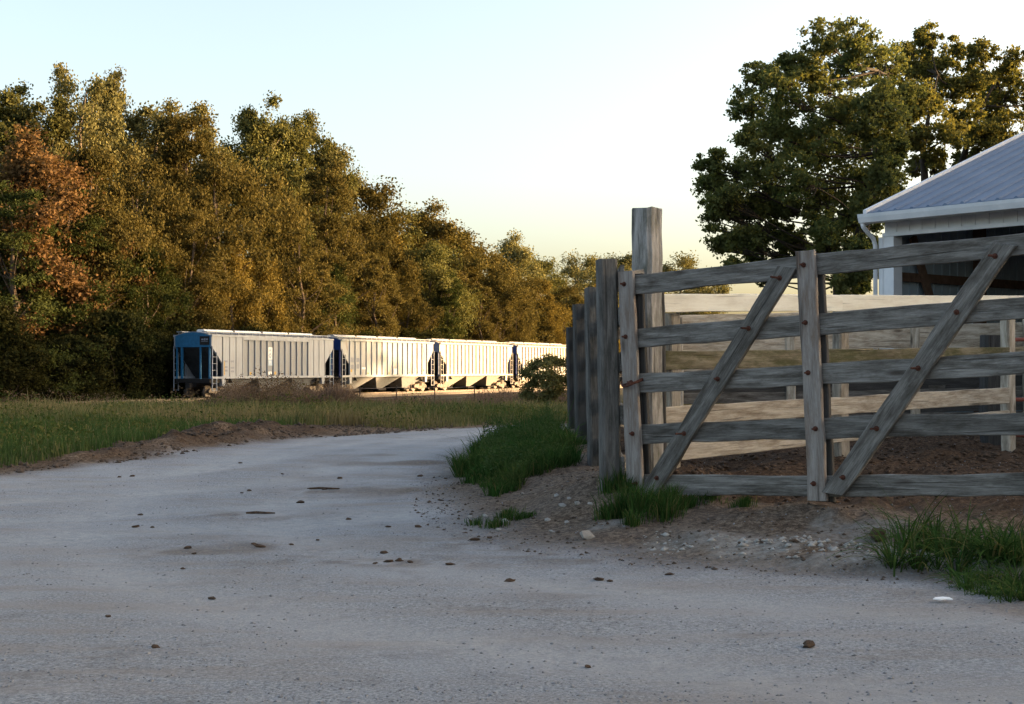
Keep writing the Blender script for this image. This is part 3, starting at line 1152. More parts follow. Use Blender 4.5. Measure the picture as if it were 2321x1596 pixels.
# ------------------------------------------------------------------ fence running away from the gate post
fence = empty('board_fence', (.85, 14, .2))
tag(fence, 'dark weathered post and board fence running away beside the gate', 'fence')
FP = [(1374, 590, 11.2, .150, 'wood_fence'), (1343, 653, 14.3, .150, 'wood_fence'), (1312, 690, 18.4, .155, 'wood_dark'), (1296, 742, 22.9, .17, 'wood_dark')]
fpos = []
for (dx, dy, D, w, mt) in FP:
    top = P(dx, dy, D)
    fpos.append(top)
    lean = .02
    board('post', fence, (top.x + .04, D, -.1), top, w, .14, (.22, -1, 0), M[mt], .003)
for k, top in enumerate(fpos[:-1]):
    nxt = fpos[k + 1]
    for zz in (.45, .85, 1.25, 1.62, 1.92):
        rn = random.Random(k * 7 + int(zz * 10)).uniform(-.03, .03)
        a = Vector((top.x + .125, top.y - .05, zz + rn))
        b = Vector((nxt.x + .125, nxt.y - .07, zz + rn * .5 + .01))
        board('board', fence, a, b, .15, .035, (-1, 0.05, 0), M['wood_dark' if k else 'wood'], .006)
# short boards that close the corner between the first post and the tall post
for zz, tl in ((.42, .01), (.80, -.02), (1.14, .01), (1.50, .0), (1.90, .03)):
    a = Vector((fpos[0].x + .09, 11.40, zz))
    b = Vector((PC.x - .04, 11.62, zz + tl))
    board('board', fence, a, b, .15, .035, (-.1, -1, 0), M['wood_pale' if zz < .9 else 'wood'], .005)

# ------------------------------------------------------------------ pen behind the gate
DL, DR = 12.7, 15.4


def penpt(dx, dy, off=0.0):
    xl, xr_ = 1503.0, 2301.0
    a = P(xl, 900, DL)
    b = P(xr_, 900, DR)
    r = P(dx, 900, 1.0).x
    ex, ey = b.x - a.x, b.y - a.y
    # a + t e on the sight line x = r y
    t = (r * a.y - a.x) / (ex - r * ey)
    D = a.y + t * ey + off
    return P(dx, dy, D)


pa, pb = P(1503, 900, DL), P(2301, 900, DR)
pdir = Vector((pb.x - pa.x, pb.y - pa.y, 0)).normalized()
pnor = Vector((pdir.y, -pdir.x, 0))
penf = empty('pen_fence', (3.3, 14, .3))
tag(penf, 'low board fence inside the pen with one mossy and one pale tan board', 'fence')
for (x0, yt0, yb0, x1, yt1, yb1, mt, nm) in (
        (1506, 796, 838, 2330, 786, 821, 'wood_moss', 'board'),
        (1506, 922, 965, 2298, 877, 912, 'wood_pale', 'board'),
        (1512, 1006, 1046, 2298, 928, 962, 'wood_pale', 'board')):
    a = penpt(x0, (yt0 + yb0) / 2)
    b = penpt(x1, (yt1 + yb1) / 2)
    w = abs(penpt(x0, yt0).z - penpt(x0, yb0).z)
    o = board(nm, penf, a, b, w, .04, pnor, M[mt], .005)
    if mt == 'wood_moss':
        o['label'] = 'green mossy board'
for dx, yt, mt, w in ((1522, 712, 'wood_pale', .13), (1905, 705, 'wood_pale', .14), (2284, 712, 'wood_pale', .13)):
    a = penpt(dx, yt, .06)
    board('post', penf, (a.x, a.y, .0), a, w, .12, pnor, M[mt], .005)
# cream board: hung across the top of the same fence
cb = empty('cream_board', (3.3, 13.9, 1.5))
tag(cb, 'long cream painted plank fixed level along the top of the pen', 'plank')
a, b = penpt(1503, 687.5, -.07), penpt(2340, 687.5, -.07)
wl = abs(penpt(1503, 667).z - penpt(1503, 708).z)
mid_ = penpt(1908, 687.5, -.07)
board('plank', cb, a, mid_ - (mid_ - a).normalized() * .004, wl, .036, pnor, M['cream'], .002)
board('plank', cb, mid_ + (b - mid_).normalized() * .004, b, wl * 1.03, .036, pnor, M['cream'], .002)
board('end_cap', cb, a - (b - a).normalized() * .03, a - (b - a).normalized() * .003, wl * 1.02, .045, pnor, M['teal'], .001)
dp = P(1489, 640, 12.25)
dk = empty('dark_post', (dp.x, dp.y, .2))
tag(dk, 'narrow dark post between the tall post and the cream plank', 'post')
board('post_timber', dk, (dp.x + .02, dp.y, -.05), dp, .12, .09, (-.2, -1, 0), M['wood_dark'], .005)

# far fence of the pen: tan planks between pale posts
farf = empty('plank_fence', (4.5, 18.6, .3))
tag(farf, 'tan plank fence with pale posts at the far side of the pen', 'fence')


def fpp(dx, dy, off=0.0):
    return P(dx, dy, 17.5 + (dx - 1500) / 800.0 * 2.5 + off)


for (x0, y0, x1, y1, w, mt) in ((1510, 730, 1880, 719, .15, 'wood_pale'), (1510, 760, 2340, 748, .22, 'wood_pale'), (1510, 832, 2340, 818, .17, 'wood_pale'), (1510, 936, 2340, 916, .16, 'wood_dark'), (1510, 966, 2340, 944, .15, 'wood'), (1510, 852, 2340, 840, .12, 'wood'), (1510, 782, 2340, 772, .2, 'barnw'), (1510, 872, 2340, 858, .20, 'wood_dark'), (1510, 900, 2340, 884, .18, 'wood')):
    board('plank', farf, fpp(x0, y0), fpp(x1, y1), w, .035, (.05, -1, 0), M['wood_pale'] if mt == 'barnw' else M[mt], .005)
for dx, yt in ((1535, 720), (1790, 738), (2072, 738), (2330, 720)):
    a = fpp(dx, yt, -.09)
    board('post', farf, (a.x, a.y, .1), a, .13, .11, (.05, -1, 0), M['wood_pale'], .005)
dk2 = P(2250, 760, 16.4)
dkp = empty('round_post', (dk2.x, dk2.y, .3))
tag(dkp, 'stout dark post standing by the red pipe gate', 'post')
board('post_timber', dkp, (dk2.x, dk2.y, .0), dk2, .26, .24, (0, -1, 0), M['wood_dark'], .012)
# red pipe gate
rgx = P(2292, 760, 15.8)
rg = empty('pipe_gate', (rgx.x, rgx.y, .4))
tag(rg, 'red tubular steel pipe gate at the edge of the pen', 'gate')
e0 = Vector((.55, -.83, 0))


def pipe(nm, pts, r=.022):
    mb = MB()
    mb.tube([Vector(p) - rg.location for p in pts], [r] * len(pts), 8)
    mb.build(nm, M['redpipe'], rg, smooth_=True)


for dy in (770, 905, 985):
    q = P(2292, dy, 15.8)
    pipe('bar', [q, q + e0 * 2.4])
for k in (0, 2.4):
    q = P(2292, 745, 15.8) + e0 * k
    pipe('upright', [q, Vector((q.x, q.y, .38))], .026)

# ------------------------------------------------------------------ barn
TH = RAD(50)
BE = Vector((math.cos(TH), -math.sin(TH), 0))
BD = Vector((math.sin(TH), math.cos(TH), 0))
BC = P(2011, 700, 22.0)
BC.z = 0.0
barn = empty('pole_barn', (BC.x, BC.y, 0))
barn_rot = math.atan2(BE.y, BE.x)
barn.rotation_euler = (0, 0, barn_rot)
tag(barn, 'open-fronted white metal barn with a blue-grey ribbed roof', 'barn')
# local frame: x along the front, y into the barn
EZ = P(1950, 484, 21.7).z           # gutter level
BLEN, BDEP, BP = 16.0, 12.0, .37
TOPZ = EZ - .02
COLT = EZ - .10


def roof_slope(y0, y1, z0, z1, nm):
    mb = MB()
    prof = []
    x = -.13
    while x < BLEN + .45:
        prof += [(x, 0), (x + .20, 0), (x + .225, .026), (x + .255, .026), (x + .28, 0)]
        x += .285
    n = len(prof)
    vs = []
    for (yy, zz) in ((y0, z0), (y1, z1)):
        for (px, pz) in prof:
            vs.append((px, yy, zz + pz))
    for (yy, zz) in ((y0, z0 - .03), (y1, z1 - .03)):
        for (px, pz) in prof:
            vs.append((px, yy, zz))
    fs = []
    for k in range(n - 1):
        fs.append((k, k + 1, n + k + 1, n + k))
        fs.append((2 * n + k, 3 * n + k, 3 * n + k + 1, 2 * n + k + 1))
        fs.append((k, 2 * n + k, 2 * n + k + 1, k + 1))
    mb.add(vs, fs)
    return mb.build(nm, M['roof'], barn)


rz = EZ + (BDEP / 2 + .35) * BP
roof_slope(-.35, BDEP / 2, EZ + .03, rz + .03, 'roof_slope')
roof_slope(BDEP + .35, BDEP / 2, EZ + .03, rz + .03, 'roof_slope')
# rake trim along both gables
for gx in (-.17, BLEN + .36):
    for (ya, yb) in ((-.36, BDEP / 2), (BDEP / 2, BDEP + .36)):
        za = EZ if ya < 1 else rz
        zb = rz if ya < 1 else EZ
        mb = MB()
        mb.prism([(ya, za - .17), (yb, zb - .17), (yb, zb + .075), (ya, za + .075)], lambda a, b, t: (t, a, b), gx - .012, gx + .05)
        mb.build('rake_trim', M['white_metal'], barn)
# gutter with its outlet elbow and downspout
mb = MB()
gprof = [(-.36, 0), (-.36, -.13), (-.40, -.15), (-.46, -.13), (-.49, -.05), (-.50, .0), (-.485, .0), (-.475, -.05), (-.45, -.115), (-.40, -.13), (-.375, -.115), (-.375, 0)]
mb.prism(gprof, lambda a, b, t: (t, a, EZ + b), -.19, BLEN + .4)
mb.build('gutter', M['white_metal'], barn)
mb = MB()
mb.tube([(-.15, -.42, EZ - .13), (-.15, -.40, EZ - .19), (-.15, -.25, EZ - .29), (-.15, -.14, EZ - .36), (-.145, -.10, EZ - .46), (-.145, -.10, .35)], [.034] * 6, 8)
mb.build('downspout', M['white_metal'], barn, smooth_=True)
# header of ribbed siding above the open front
mb = MB()
x = -.02
vs = []
while x < BLEN:
    mb.box(x, x + .195, -.03, .02, EZ - .27, EZ - .06)
    mb.box(x + .1955, x + .2245, -.045, .02, EZ - .27, EZ - .06)
    x += .225
mb.build('header_siding', M['white_metal'], barn)
mb = MB()
mb.box(-.05, BLEN, -.055, .035, EZ - .33, EZ - .272)
mb.build('header_trim', M['white_metal'], barn)
# corner column
mb = MB()
mb.box(-.10, .16, -.06, .16, .2, EZ - .335)
mb.box(-.105, -.03, -.07, -.062, .2, EZ - .335)
mb.build('corner_column', M['white_metal'], barn)
# gable wall: sheeted outside, seen from inside through the open front
for gx, nm in ((-.03, 'gable_wall'), (BLEN, 'gable_wall')):
    mb = MB()
    y = .17
    while y < BDEP:
        y1 = min(y + .225, BDEP)
        zt = EZ + (BDEP / 2 + .35 - abs(y + .11 - BDEP / 2)) * BP - .14
        mb.box(gx, gx + .02, y, y1 - .031, .25, zt)
        mb.box(gx - .015, gx + .035, y1 - .0305, y1 - .0005, .25, zt)
        y += .225
    mb.build(nm, M['barn_lining'], barn)
mb = MB()
x = 0.05
while x < BLEN - .1:
    mb.box(x, x + .19, BDEP - .02, BDEP, .25, EZ - .05)
    mb.box(x + .1905, x + .2245, BDEP - .045, BDEP, .25, EZ - .05)
    x += .225
mb.build('back_wall', M['barn_dark'], barn)
for y in (2.4, 4.8, 7.2, 9.6):
    mb = MB()
    zt = EZ + (BDEP / 2 + .35 - abs(y - BDEP / 2)) * BP - .2
    mb.box(.04, .19, y - .08, y + .08, .2, zt)
    mb.build('wall_post', M['barn_wood'], barn)
for z in (1.05, 1.85, 2.62):
    mb = MB()
    for (a, b) in ((.2, 2.31), (2.49, 4.71), (4.89, 7.11), (7.29, 9.51)):
        mb.box(.035, .085, a, b, z - .07, z + .07)
    mb.build('girt', M['barn_wood'], barn)
mb = MB()
mb.obox((.12, .95, 2.35), Vector((0, .45, -.9)).normalized(), (1, 0, 0), Vector((0, .9, .45)).normalized(), 1.0, .03, .07)
mb.build('diagonal_brace', M['barn_wood'], barn)
for x in (3.9, 7.8, 11.7, 15.8):
    mb = MB()
    mb.box(x, x + .15, .03, .18, .2, EZ - .275)
    mb.build('front_post', M['barn_wood'], barn)
for x in (2.0, 4.0, 6.0, 8.0, 10.0, 12.0, 14.0):
    mb = MB()
    mb.prism([(.2, EZ - .20), (BDEP / 2, rz - .36), (BDEP - .2, EZ - .20), (BDEP - .2, EZ - .06), (BDEP / 2, rz - .2), (.2, EZ - .06)], lambda a, b, t: (t, a, b), x, x + .05)
    mb.build('rafter', M['barn_wood'], barn)


# ------------------------------------------------------------------ trees
def leaves_mesh(name, C, size, mat, rng, up=.35, out=None):
    """rhombic leaves at points C"""
    n = len(C)
    nr = rng.normal(size=(n, 3))
    nr[:, 2] += up
    if out is not None:
        nr += out
    nr /= np.linalg.norm(nr, axis=1, keepdims=True) + 1e-9
    t = rng.normal(size=(n, 3))
    t -= nr * np.sum(t * nr, 1, keepdims=True)
    t /= np.linalg.norm(t, axis=1, keepdims=True) + 1e-9
    b = np.cross(nr, t)
    s = size * rng.uniform(.6, 1.35, size=(n, 1))
    fold = nr * s * .12
    V = np.empty((n, 4, 3), np.float32)
    V[:, 0] = C - t * s * .55 + fold
    V[:, 1] = C - b * s * .34
    V[:, 2] = C + t * s * .55 + fold
    V[:, 3] = C + b * s * .34
    Fq = np.arange(n * 4).reshape(n, 4)
    return mesh_np(name, V.reshape(-1, 3), Fq, mat)


def clump_points(centers, radii, per, rng, flat=.75, tail=1.0):
    out = []
    for c, r, k in zip(centers, radii, per):
        d = rng.normal(size=(k, 3))
        d /= np.linalg.norm(d, axis=1, keepdims=True) + 1e-9
        rr = r * np.minimum(rng.uniform(.85, 1.2 * tail, size=(k, 1)), np.abs(rng.normal(size=(k, 1))) * .5 * tail + .18)
        p = d * rr
        p[:, 2] *= flat
        out.append(p + c)
    return np.concatenate(out)


def limb(mb, a, b, r0, r1, rng, sag=.12, seg=5):
    a, b = Vector(a), Vector(b)
    L = (b - a).length
    pts, rr = [], []
    off = Vector(rng.normal(size=3)) * L * .06
    for k in range(5):
        t = k / 4
        p = a.lerp(b, t) + off * math.sin(math.pi * t) + Vector((0, 0, -sag * L * math.sin(math.pi * t) * .4))
        pts.append(p)
        rr.append(r0 + (r1 - r0) * t)
    mb.tube(pts, rr, seg)
    return pts


def tree_meshes(kind, seed):
    rng = np.random.RandomState(seed)
    tb = MB()
    if kind == 'tall':
        H, R, lo, ncl, per, ls, cr = 18.0, 4.5, .16, 105, 400, .19, 1.35
        shape = lambda h: (.55 + .5 * math.sin(math.pi * min(1, h ** .9) * .95)) * (1 - .35 * h ** 4)
    elif kind == 'broad':
        H, R, lo, ncl, per, ls, cr = 12.0, 5.0, .06, 78, 520, .16, 1.55
        shape = lambda h: math.sqrt(max(.05, 1 - (2 * h - .85) ** 2 * .9))
    elif kind == 'feather':
        H, R, lo, ncl, per, ls, cr = 11.0, 4.6, .06, 110, 420, .12, 1.15
        shape = lambda h: (1.05 - .8 * h ** 1.4)
    else:  # bush
        H, R, lo, ncl, per, ls, cr = 4.0, 2.2, .0, 85, 300, .13, .75
        shape = lambda h: math.sqrt(max(.06, 1 - (1.5 * h - .5) ** 2))
    lean = rng.normal(size=2) * .03 * H
    trunk = []
    tr = .020 * H if kind != 'bush' else .03
    nt = 8
    for k in range(nt + 1):
        t = k / nt
        w = rng.normal(size=2) * .012 * H * (1 if 0 < k else 0)
        trunk.append(Vector((lean[0] * t * t + w[0], lean[1] * t * t + w[1], t * H * .9)))
    if kind != 'bush':
        tb.tube([Vector((0, 0, -.5))] + trunk, [tr * 1.35] + [tr * (1.25 - 1.1 * k / nt) for k in range(nt + 1)], 8)
    cs, rs, ks = [], [], []
    # a few leading lobes give the crown an uneven outline
    lobes = []
    for _ in range(11 if kind != 'bush' else 4):
        an = rng.uniform(0, 2 * math.pi)
        lobes.append((an, rng.uniform(.15, 1.0), rng.uniform(.45, 1.3)))
    for i in range(ncl):
        h = lo + (1 - lo) * (rng.uniform(0, 1) ** .85)
        hh = (h - lo) / (1 - lo)
        an = rng.uniform(0, 2 * math.pi)
        f = 1.0
        for (la, lh, lf) in lobes:
            dd = math.cos(an - la)
            if dd > .5 and abs(h - lh) < .22:
                f *= lf
        rad = R * shape(hh) * f * (rng.uniform(.3, 1.0) ** .4)
        if kind == 'tall' and hh > .75:
            rad *= .85
        z = h * H * rng.uniform(.95, 1.02)
        if kind in ('tall', 'broad') and hh > .6:
            z -= H * .10 * (hh - .6) / .4 * (.5 + .5 * math.sin(3 * an + lobes[0][0] * 5)) + rad * .10
        if kind == 'feather':
            z -= rad * .28
        c = np.array([lean[0] * h * h + rad * math.cos(an), lean[1] * h * h + rad * math.sin(an), max(z, .25)])
        cs.append(c)
        rs.append(cr * rng.uniform(.55, 1.25) * (1 - .3 * hh))
        ks.append(int(per * rng.uniform(.6, 1.3)))
        if (i % 3 == 0 and kind != 'bush') or (kind == 'bush' and i % 6 == 0):
            k0 = min(nt, max(0, int((h * .72) / .9 * nt)))
            base = trunk[k0] if kind != 'bush' else Vector((c[0] * .1, c[1] * .1, 0))
            limb(tb, base, c, (.32 if kind != 'bush' else .8) * tr * (1.15 - .8 * hh), .012, rng)
    pts = clump_points(cs, rs, ks, rng, .8 if kind != 'feather' else .5)
    pts[:, 2] = np.maximum(pts[:, 2], .05)
    out = pts.copy()
    out[:, 2] = 0
    out = out / (np.linalg.norm(out, axis=1, keepdims=True) + .5) * .5
    return H, tb, pts, ls, out, rng


_lib = {}


def tree(kind, seed, leaf, bark, loc, h, wide, rz_, name, label, cat, group=None):
    key = (kind, seed, leaf, bark)
    if key not in _lib:
        H, tb, pts, ls, out, rng = tree_meshes(kind, seed)
        _lib[key] = (H, tb.mesh('trunk', M[bark], True), leaves_mesh('crown', pts, ls, M[leaf], rng, .3, out), ls)
    H, tm, cm, _ = _lib[key]
    root = empty(name, loc, rz_)
    s = h / H
    root.scale = (s * wide, s * wide, s)
    tag(root, label, cat, group)
    link('trunk' if kind != 'bush' else 'stems', tm, root)
    link('crown' if kind != 'bush' else 'foliage', cm, root)
    return root


def behind_track(dx, off):
    r = P(dx, 835, 1.0).x
    b = TC + TN * off
    t = (r * b.y - b.x) / (TD.x - r * TD.y)
    q = b + TD * t
    return q


rt = random.Random(11)
G1 = 'tall trees on the skyline behind the train'
G2 = 'middle trees behind the train'
G3 = 'low trees and saplings along the tracks'
TREES = [
    # dx, top y, offset, kind, leaf, width, label
    (15, 190, 22, 'tall', 'leaf_green', 1.0, 'green tree at the skyline directly above the red-brown tree, cut by the frame'),
    (90, 215, 20, 'tall', 'leaf_green', .9, 'green skyline tree between the red-brown tree and the highest poplar'),
    (168, 148, 20, 'tall', 'leaf_poplar', .72, 'highest thin poplar of the whole tree line'),
    (248, 160, 21, 'tall', 'leaf_poplar', .75, 'second highest thin poplar with open sky gaps beneath its crown'),
    (345, 226, 19, 'tall', 'leaf_poplar', .95, 'full yellow-green skyline tree right of the two highest poplars'),
    (435, 226, 20, 'tall', 'leaf_poplar', .95, 'yellow-green skyline tree just left of the gap of sky in the tree line'),
    (560, 230, 20, 'tall', 'leaf_green', .85, 'dark green forked skyline tree just right of the sky gap'),
    (640, 262, 19, 'tall', 'leaf_green', .8, 'skyline tree between the dark forked tree and the last tall one'),
    (695, 246, 20, 'tall', 'leaf_green', .8, 'last tall skyline tree before the tree line steps down'),
    (752, 312, 18, 'tall', 'leaf_poplar', .9, 'pale green tree on the slope of the skyline above the second hopper car'),
    (815, 395, 17, 'broad', 'leaf_olive', 1.0, 'round-topped tree on the falling skyline over the second hopper car'),
    (900, 462, 17, 'broad', 'leaf_green', 1.05, 'thin-topped tree over the gap between second and third hopper cars'),
    (955, 474, 16, 'broad', 'leaf_olive', 1.15, 'bushy skyline tree above the third hopper car'),
    (1030, 512, 16, 'broad', 'leaf_olive', 1.2, 'rounded tree standing over the middle of the cream hopper car'),
    (1085, 548, 15, 'broad', 'leaf_olive', 1.15, 'small rounded tree near the far end of the cream hopper car'),
    (1152, 540, 22, 'broad', 'leaf_poplar', 1.0, 'pale yellow airy tree with thin top near the end of the train'),
    (1215, 580, 26, 'broad', 'leaf_green', 1.25, 'distant dark green tree right of the pale yellow airy tree'),
    (1300, 572, 60, 'broad', 'leaf_poplar', 1.2, 'distant airy tree showing sky through it left of the fence posts'),
    (1372, 588, 66, 'broad', 'leaf_poplar', 1.2, 'far tree top directly behind the nearest fence post'),
    (1425, 568, 70, 'broad', 'leaf_poplar', 1.1, 'far yellow-green tree just left of the tall gate post'),
    (1540, 572, 75, 'broad', 'leaf_poplar', 1.3, 'far yellow-green tree just right of the tall gate post'),
    # middle
    (58, 322, 10.8, 'broad', 'leaf_rust', 1.2, 'large rounded red-brown tree at the left end of the woods'),
    (200, 318, 13, 'broad', 'leaf_olive', .9, 'leafy olive tree right of the red-brown tree'),
    (295, 340, 12, 'broad', 'leaf_olive', .9, 'olive tree below the second highest poplar'),
    (400, 330, 13, 'feather', 'leaf_olive', 1.0, 'broad olive tree above the blue end of the train'),
    (490, 345, 12, 'broad', 'leaf_olive', .95, 'olive tree filling the woods under the sky gap'),
    (575, 372, 12, 'broad', 'leaf_olive', .9, 'olive tree in front of the dark forked skyline tree'),
    (655, 400, 13, 'broad', 'leaf_green', .9, 'bushy tree above the far end of the first hopper car'),
    (735, 430, 12, 'feather', 'leaf_olive', .9, 'bushy tree above the joint of first and second hopper cars'),
    (815, 480, 11, 'broad', 'leaf_olive', .9, 'full tree at mid height over the second hopper car'),
    (890, 510, 10, 'tall', 'leaf_gold', .9, 'bright golden-lit tree at the corner of the woods over the second car'),
    (975, 550, 11, 'broad', 'leaf_green', .9, 'olive tree at mid height over the near half of the cream car'),
    (1060, 590, 11, 'feather', 'leaf_olive', .9, 'olive tree at mid height over the far half of the cream car'),
    (1140, 610, 11, 'broad', 'leaf_olive', .9, 'olive tree directly above the end of the cream car'),
    (1215, 625, 11, 'broad', 'leaf_gold', .9, 'golden tree above the bush that hides the fourth car'),
    (1285, 640, 11, 'broad', 'leaf_olive', 1.0, 'olive tree meeting the left edge of the fence posts'),
    (1350, 655, 12, 'broad', 'leaf_gold', 1.0, 'golden tree seen behind the fence posts'),
    # front
    (30, 470, 8, 'feather', 'leaf_dark', 1.0, 'dark feathery tree with drooping branches under the red-brown tree'),
    (150, 480, 8.5, 'feather', 'leaf_dark', 1.0, 'larger dark drooping tree right of the feathery one'),
    (225, 470, 9, 'broad', 'leaf_rust', .8, 'reddish young tree between the drooping tree and the train'),
    (330, 545, 7, 'broad', 'leaf_dark', .8, 'dark green low tree left of the blue car end'),
    (430, 520, 7, 'feather', 'leaf_olive', .85, 'feathery olive tree just above the blue car end'),
    (520, 560, 7, 'broad', 'leaf_gold', .8, 'orange-lit low tree above the first hopper car roof'),
    (590, 580, 7.5, 'broad', 'leaf_gold', .7, 'golden low tree with a pale trunk showing above the first car'),
    (680, 560, 7, 'feather', 'leaf_olive', .9, 'feathery tree above the far roof end of the first car'),
    (760, 600, 7, 'broad', 'leaf_dark', .8, 'dark leafy low tree above the dark blue car end'),
    (850, 610, 7, 'feather', 'leaf_olive', .9, 'feathery low tree above the middle of the second car'),
    (930, 640, 7, 'broad', 'leaf_olive', .8, 'low rounded tree at the end of the second car'),
    (1010, 650, 7, 'feather', 'leaf_dark', .9, 'dark feathery low tree above the cream car roof'),
    (1090, 670, 7, 'feather', 'leaf_olive', .9, 'feathery low tree close over the cream car'),
    (1165, 690, 7, 'broad', 'leaf_olive', .8, 'low olive tree over the joint of third and fourth cars'),
    (1240, 695, 7, 'broad', 'leaf_gold', .8, 'low golden tree close behind the fourth car'),
]
for n, (dx, ty, off, kind, leaf, wide, lab) in enumerate(TREES):
    if 21 < n < 37:
        off += (n * 37 % 11 - 5) * .8
        wide *= .85 if dx < 850 else 1.1
    q = behind_track(dx, off)
    top = P(dx, ty, q.y)
    g = hz(q.x, q.y)
    h = (top.z - g) * (1.02 if kind != 'feather' else 1.12)
    nm = {'tall': 'poplar_tree', 'broad': 'leafy_tree', 'feather': 'drooping_tree'}[kind]
    H0 = {'tall': 18, 'broad': 12, 'feather': 11}[kind]
    wv = wide
    if kind == 'tall':
        wv = wide * (1.0 + .25 * max(0, 16 - h) / 16)
    if kind == 'broad' and h > 12:
        wv = wide * .92
    tree(kind, 1 + n % 3, leaf, 'bark_pale' if kind == 'tall' else 'bark', (q.x, q.y, g), h, wv, rt.uniform(0, 6.28), nm, lab, 'tree', G1 if n < 21 else (G2 if n < 37 else G3))

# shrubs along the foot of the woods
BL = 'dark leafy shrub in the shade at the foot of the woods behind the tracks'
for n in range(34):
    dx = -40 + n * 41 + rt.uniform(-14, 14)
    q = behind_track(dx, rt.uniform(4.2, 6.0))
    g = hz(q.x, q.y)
    tree('bush', 1 + n % 2, 'leaf_scrub_shade', 'bark', (q.x, q.y, g), rt.uniform(3.6, 6.2), rt.uniform(.9, 1.25), rt.uniform(0, 6.28), 'shrub', BL, 'shrub', 'shrubs at the foot of the woods')
# round green bush in front of the fourth car
q = P(1262, 880, 72)
tree('bush', 3, 'leaf_poplar', 'bark', (q.x, q.y, hz(q.x, q.y) - .1), 3.0, 1.15, 1.0, 'bush', 'round green bush hiding the fourth hopper car beside the fence', 'bush')


# the large tree by the barn, built lobe by lobe
def lobe_tree(name, label, D, base_dx, trunk_pts, lobes, leaf, ls, per, sub, seed, group=None, r0=.36):
    rng = np.random.RandomState(seed)
    b = P(base_dx, 835, D)
    g = hz(b.x, b.y)
    root = empty(name, (b.x, b.y, g))
    tag(root, label, 'tree', group)
    L = lambda dx, dy, dd=0.0: np.array(P(dx, dy, D + dd)) - np.array((b.x, b.y, g))
    tp = [Vector((0, 0, -.4))] + [Vector(L(x, y)) for x, y in trunk_pts]
    tb = MB()
    n = len(tp)
    tb.tube(tp, [r0 * (1.1 - .95 * k / (n - 1)) for k in range(n)], 9)
    mpp = D * K / F
    cs, rs, ks = [], [], []
    for (x, y, r, *dd) in lobes:
        R = r * mpp
        c = L(x, y, dd[0] if dd else rng.uniform(-3.2, 3.2))
        # nearest trunk node lower than the lobe
        cand = [p for p in tp[1:] if p.z < c[2] + .4] or tp[1:2]
        a = min(cand, key=lambda p: (p - Vector(c)).length)
        mid = limb(tb, a, c, .018 * R + .03, .02, rng, .15)
        for _ in range(sub):
            d = rng.normal(size=3)
            d /= np.linalg.norm(d)
            cc = c + d * R * rng.uniform(.25, 1.1) * np.array([1, 1.1, .9])
            cs.append(cc)
            rs.append(R * rng.uniform(.20, .46))
            ks.append(int(per * rng.uniform(.55, 1.4)))
            if rng.uniform() < .5:
                limb(tb, mid[3], cc, .024, .008, rng, .1, 4)
    pts = clump_points(cs, rs, ks, rng, .72, 1.45)
    link('trunk', tb.mesh('trunk', M['bark_dark'], True), root)
    link('crown', leaves_mesh('crown', pts, ls, M[leaf], rng, .4), root)
    return root


lobe_tree('broad_tree', 'large dark green spreading tree left of the barn roof', 48, 1905,
          [(1908, 640), (1925, 590), (1960, 510), (1985, 420), (2008, 340), (2012, 250), (1990, 160)],
          [(1868, 92, 52), (1955, 100, 55), (2005, 150, 55), (1925, 160, 60), (1718, 172, 40), (1690, 235, 46), (1775, 205, 58), (1850, 190, 60), (1900, 240, 75), (1985, 240, 70),
           (2040, 220, 45), (1740, 280, 60), (1820, 290, 70), (1905, 330, 80), (1990, 330, 62), (1618, 370, 38), (1605, 415, 42), (1665, 410, 52), (1735, 385, 58), (1800, 400, 62), (1880, 420, 70),
           (2005, 380, 50, -2.6), (1990, 300, 55, -2.6), (1975, 470, 50, -2.5), (1945, 560, 48, -2.5), (1925, 630, 40, -2.2), (1965, 620, 34, -2.2), (2000, 220, 50, -2.4), (1880, 540, 48), (1690, 535, 42), (1790, 540, 42), (1650, 450, 45), (1720, 455, 45), (1660, 610, 30), (1730, 620, 30), (1790, 330, 55), (1850, 340, 55), (1760, 440, 50), (1840, 455, 55), (1740, 530, 40), (1950, 470, 55), (1870, 560, 45), (2000, 400, 45), (1930, 280, 60), (1800, 150, 40), (1930, 620, 36), (1700, 320, 40), (1960, 420, 60), (2035, 330, 34), (2020, 440, 40), (1625, 480, 42), (1690, 480, 46), (1770, 470, 40), (1640, 550, 36), (1700, 565, 40), (1770, 590, 36), (1820, 560, 42), (1850, 505, 42),
           (1915, 510, 60), (1960, 575, 42), (1900, 600, 44), (1840, 615, 30), (1950, 645, 26)],
          'leaf_elm', .12, 74, 30, 5, None, .30)
lobe_tree('broad_tree', 'tall yellowing tree with a slim trunk above the barn roof', 55, 2098,
          [(2098, 520), (2097, 420), (2092, 340), (2105, 260), (2125, 170)],
          [(2058, 175, 46), (2062, 125, 36), (2056, 250, 42), (2066, 320, 34), (2108, 88, 38), (2105, 150, 44), (2160, 130, 46), (2085, 230, 46), (2140, 220, 60), (2195, 190, 46), (2080, 310, 36), (2150, 300, 46), (2120, 365, 30), (2080, 375, 26)],
          'leaf_elmy', .13, 74, 28, 6, None, .22)
lobe_tree('broad_tree', 'yellowing tree at the edge of the frame behind the barn roof', 58, 2230,
          [(2205, 470), (2170, 400), (2195, 320), (2225, 240), (2260, 180)],
          [(2180, 260, 40), (2225, 310, 44), (2255, 215, 40), (2215, 120, 34), (2235, 180, 44), (2285, 145, 44), (2300, 215, 52), (2250, 260, 48), (2210, 300, 46), (2300, 300, 55), (2260, 345, 50), (2190, 360, 34), (2370, 220, 70), (2380, 330, 70), (2330, 400, 60)],
          'leaf_elmy', .13, 74, 28, 9, None, .26)

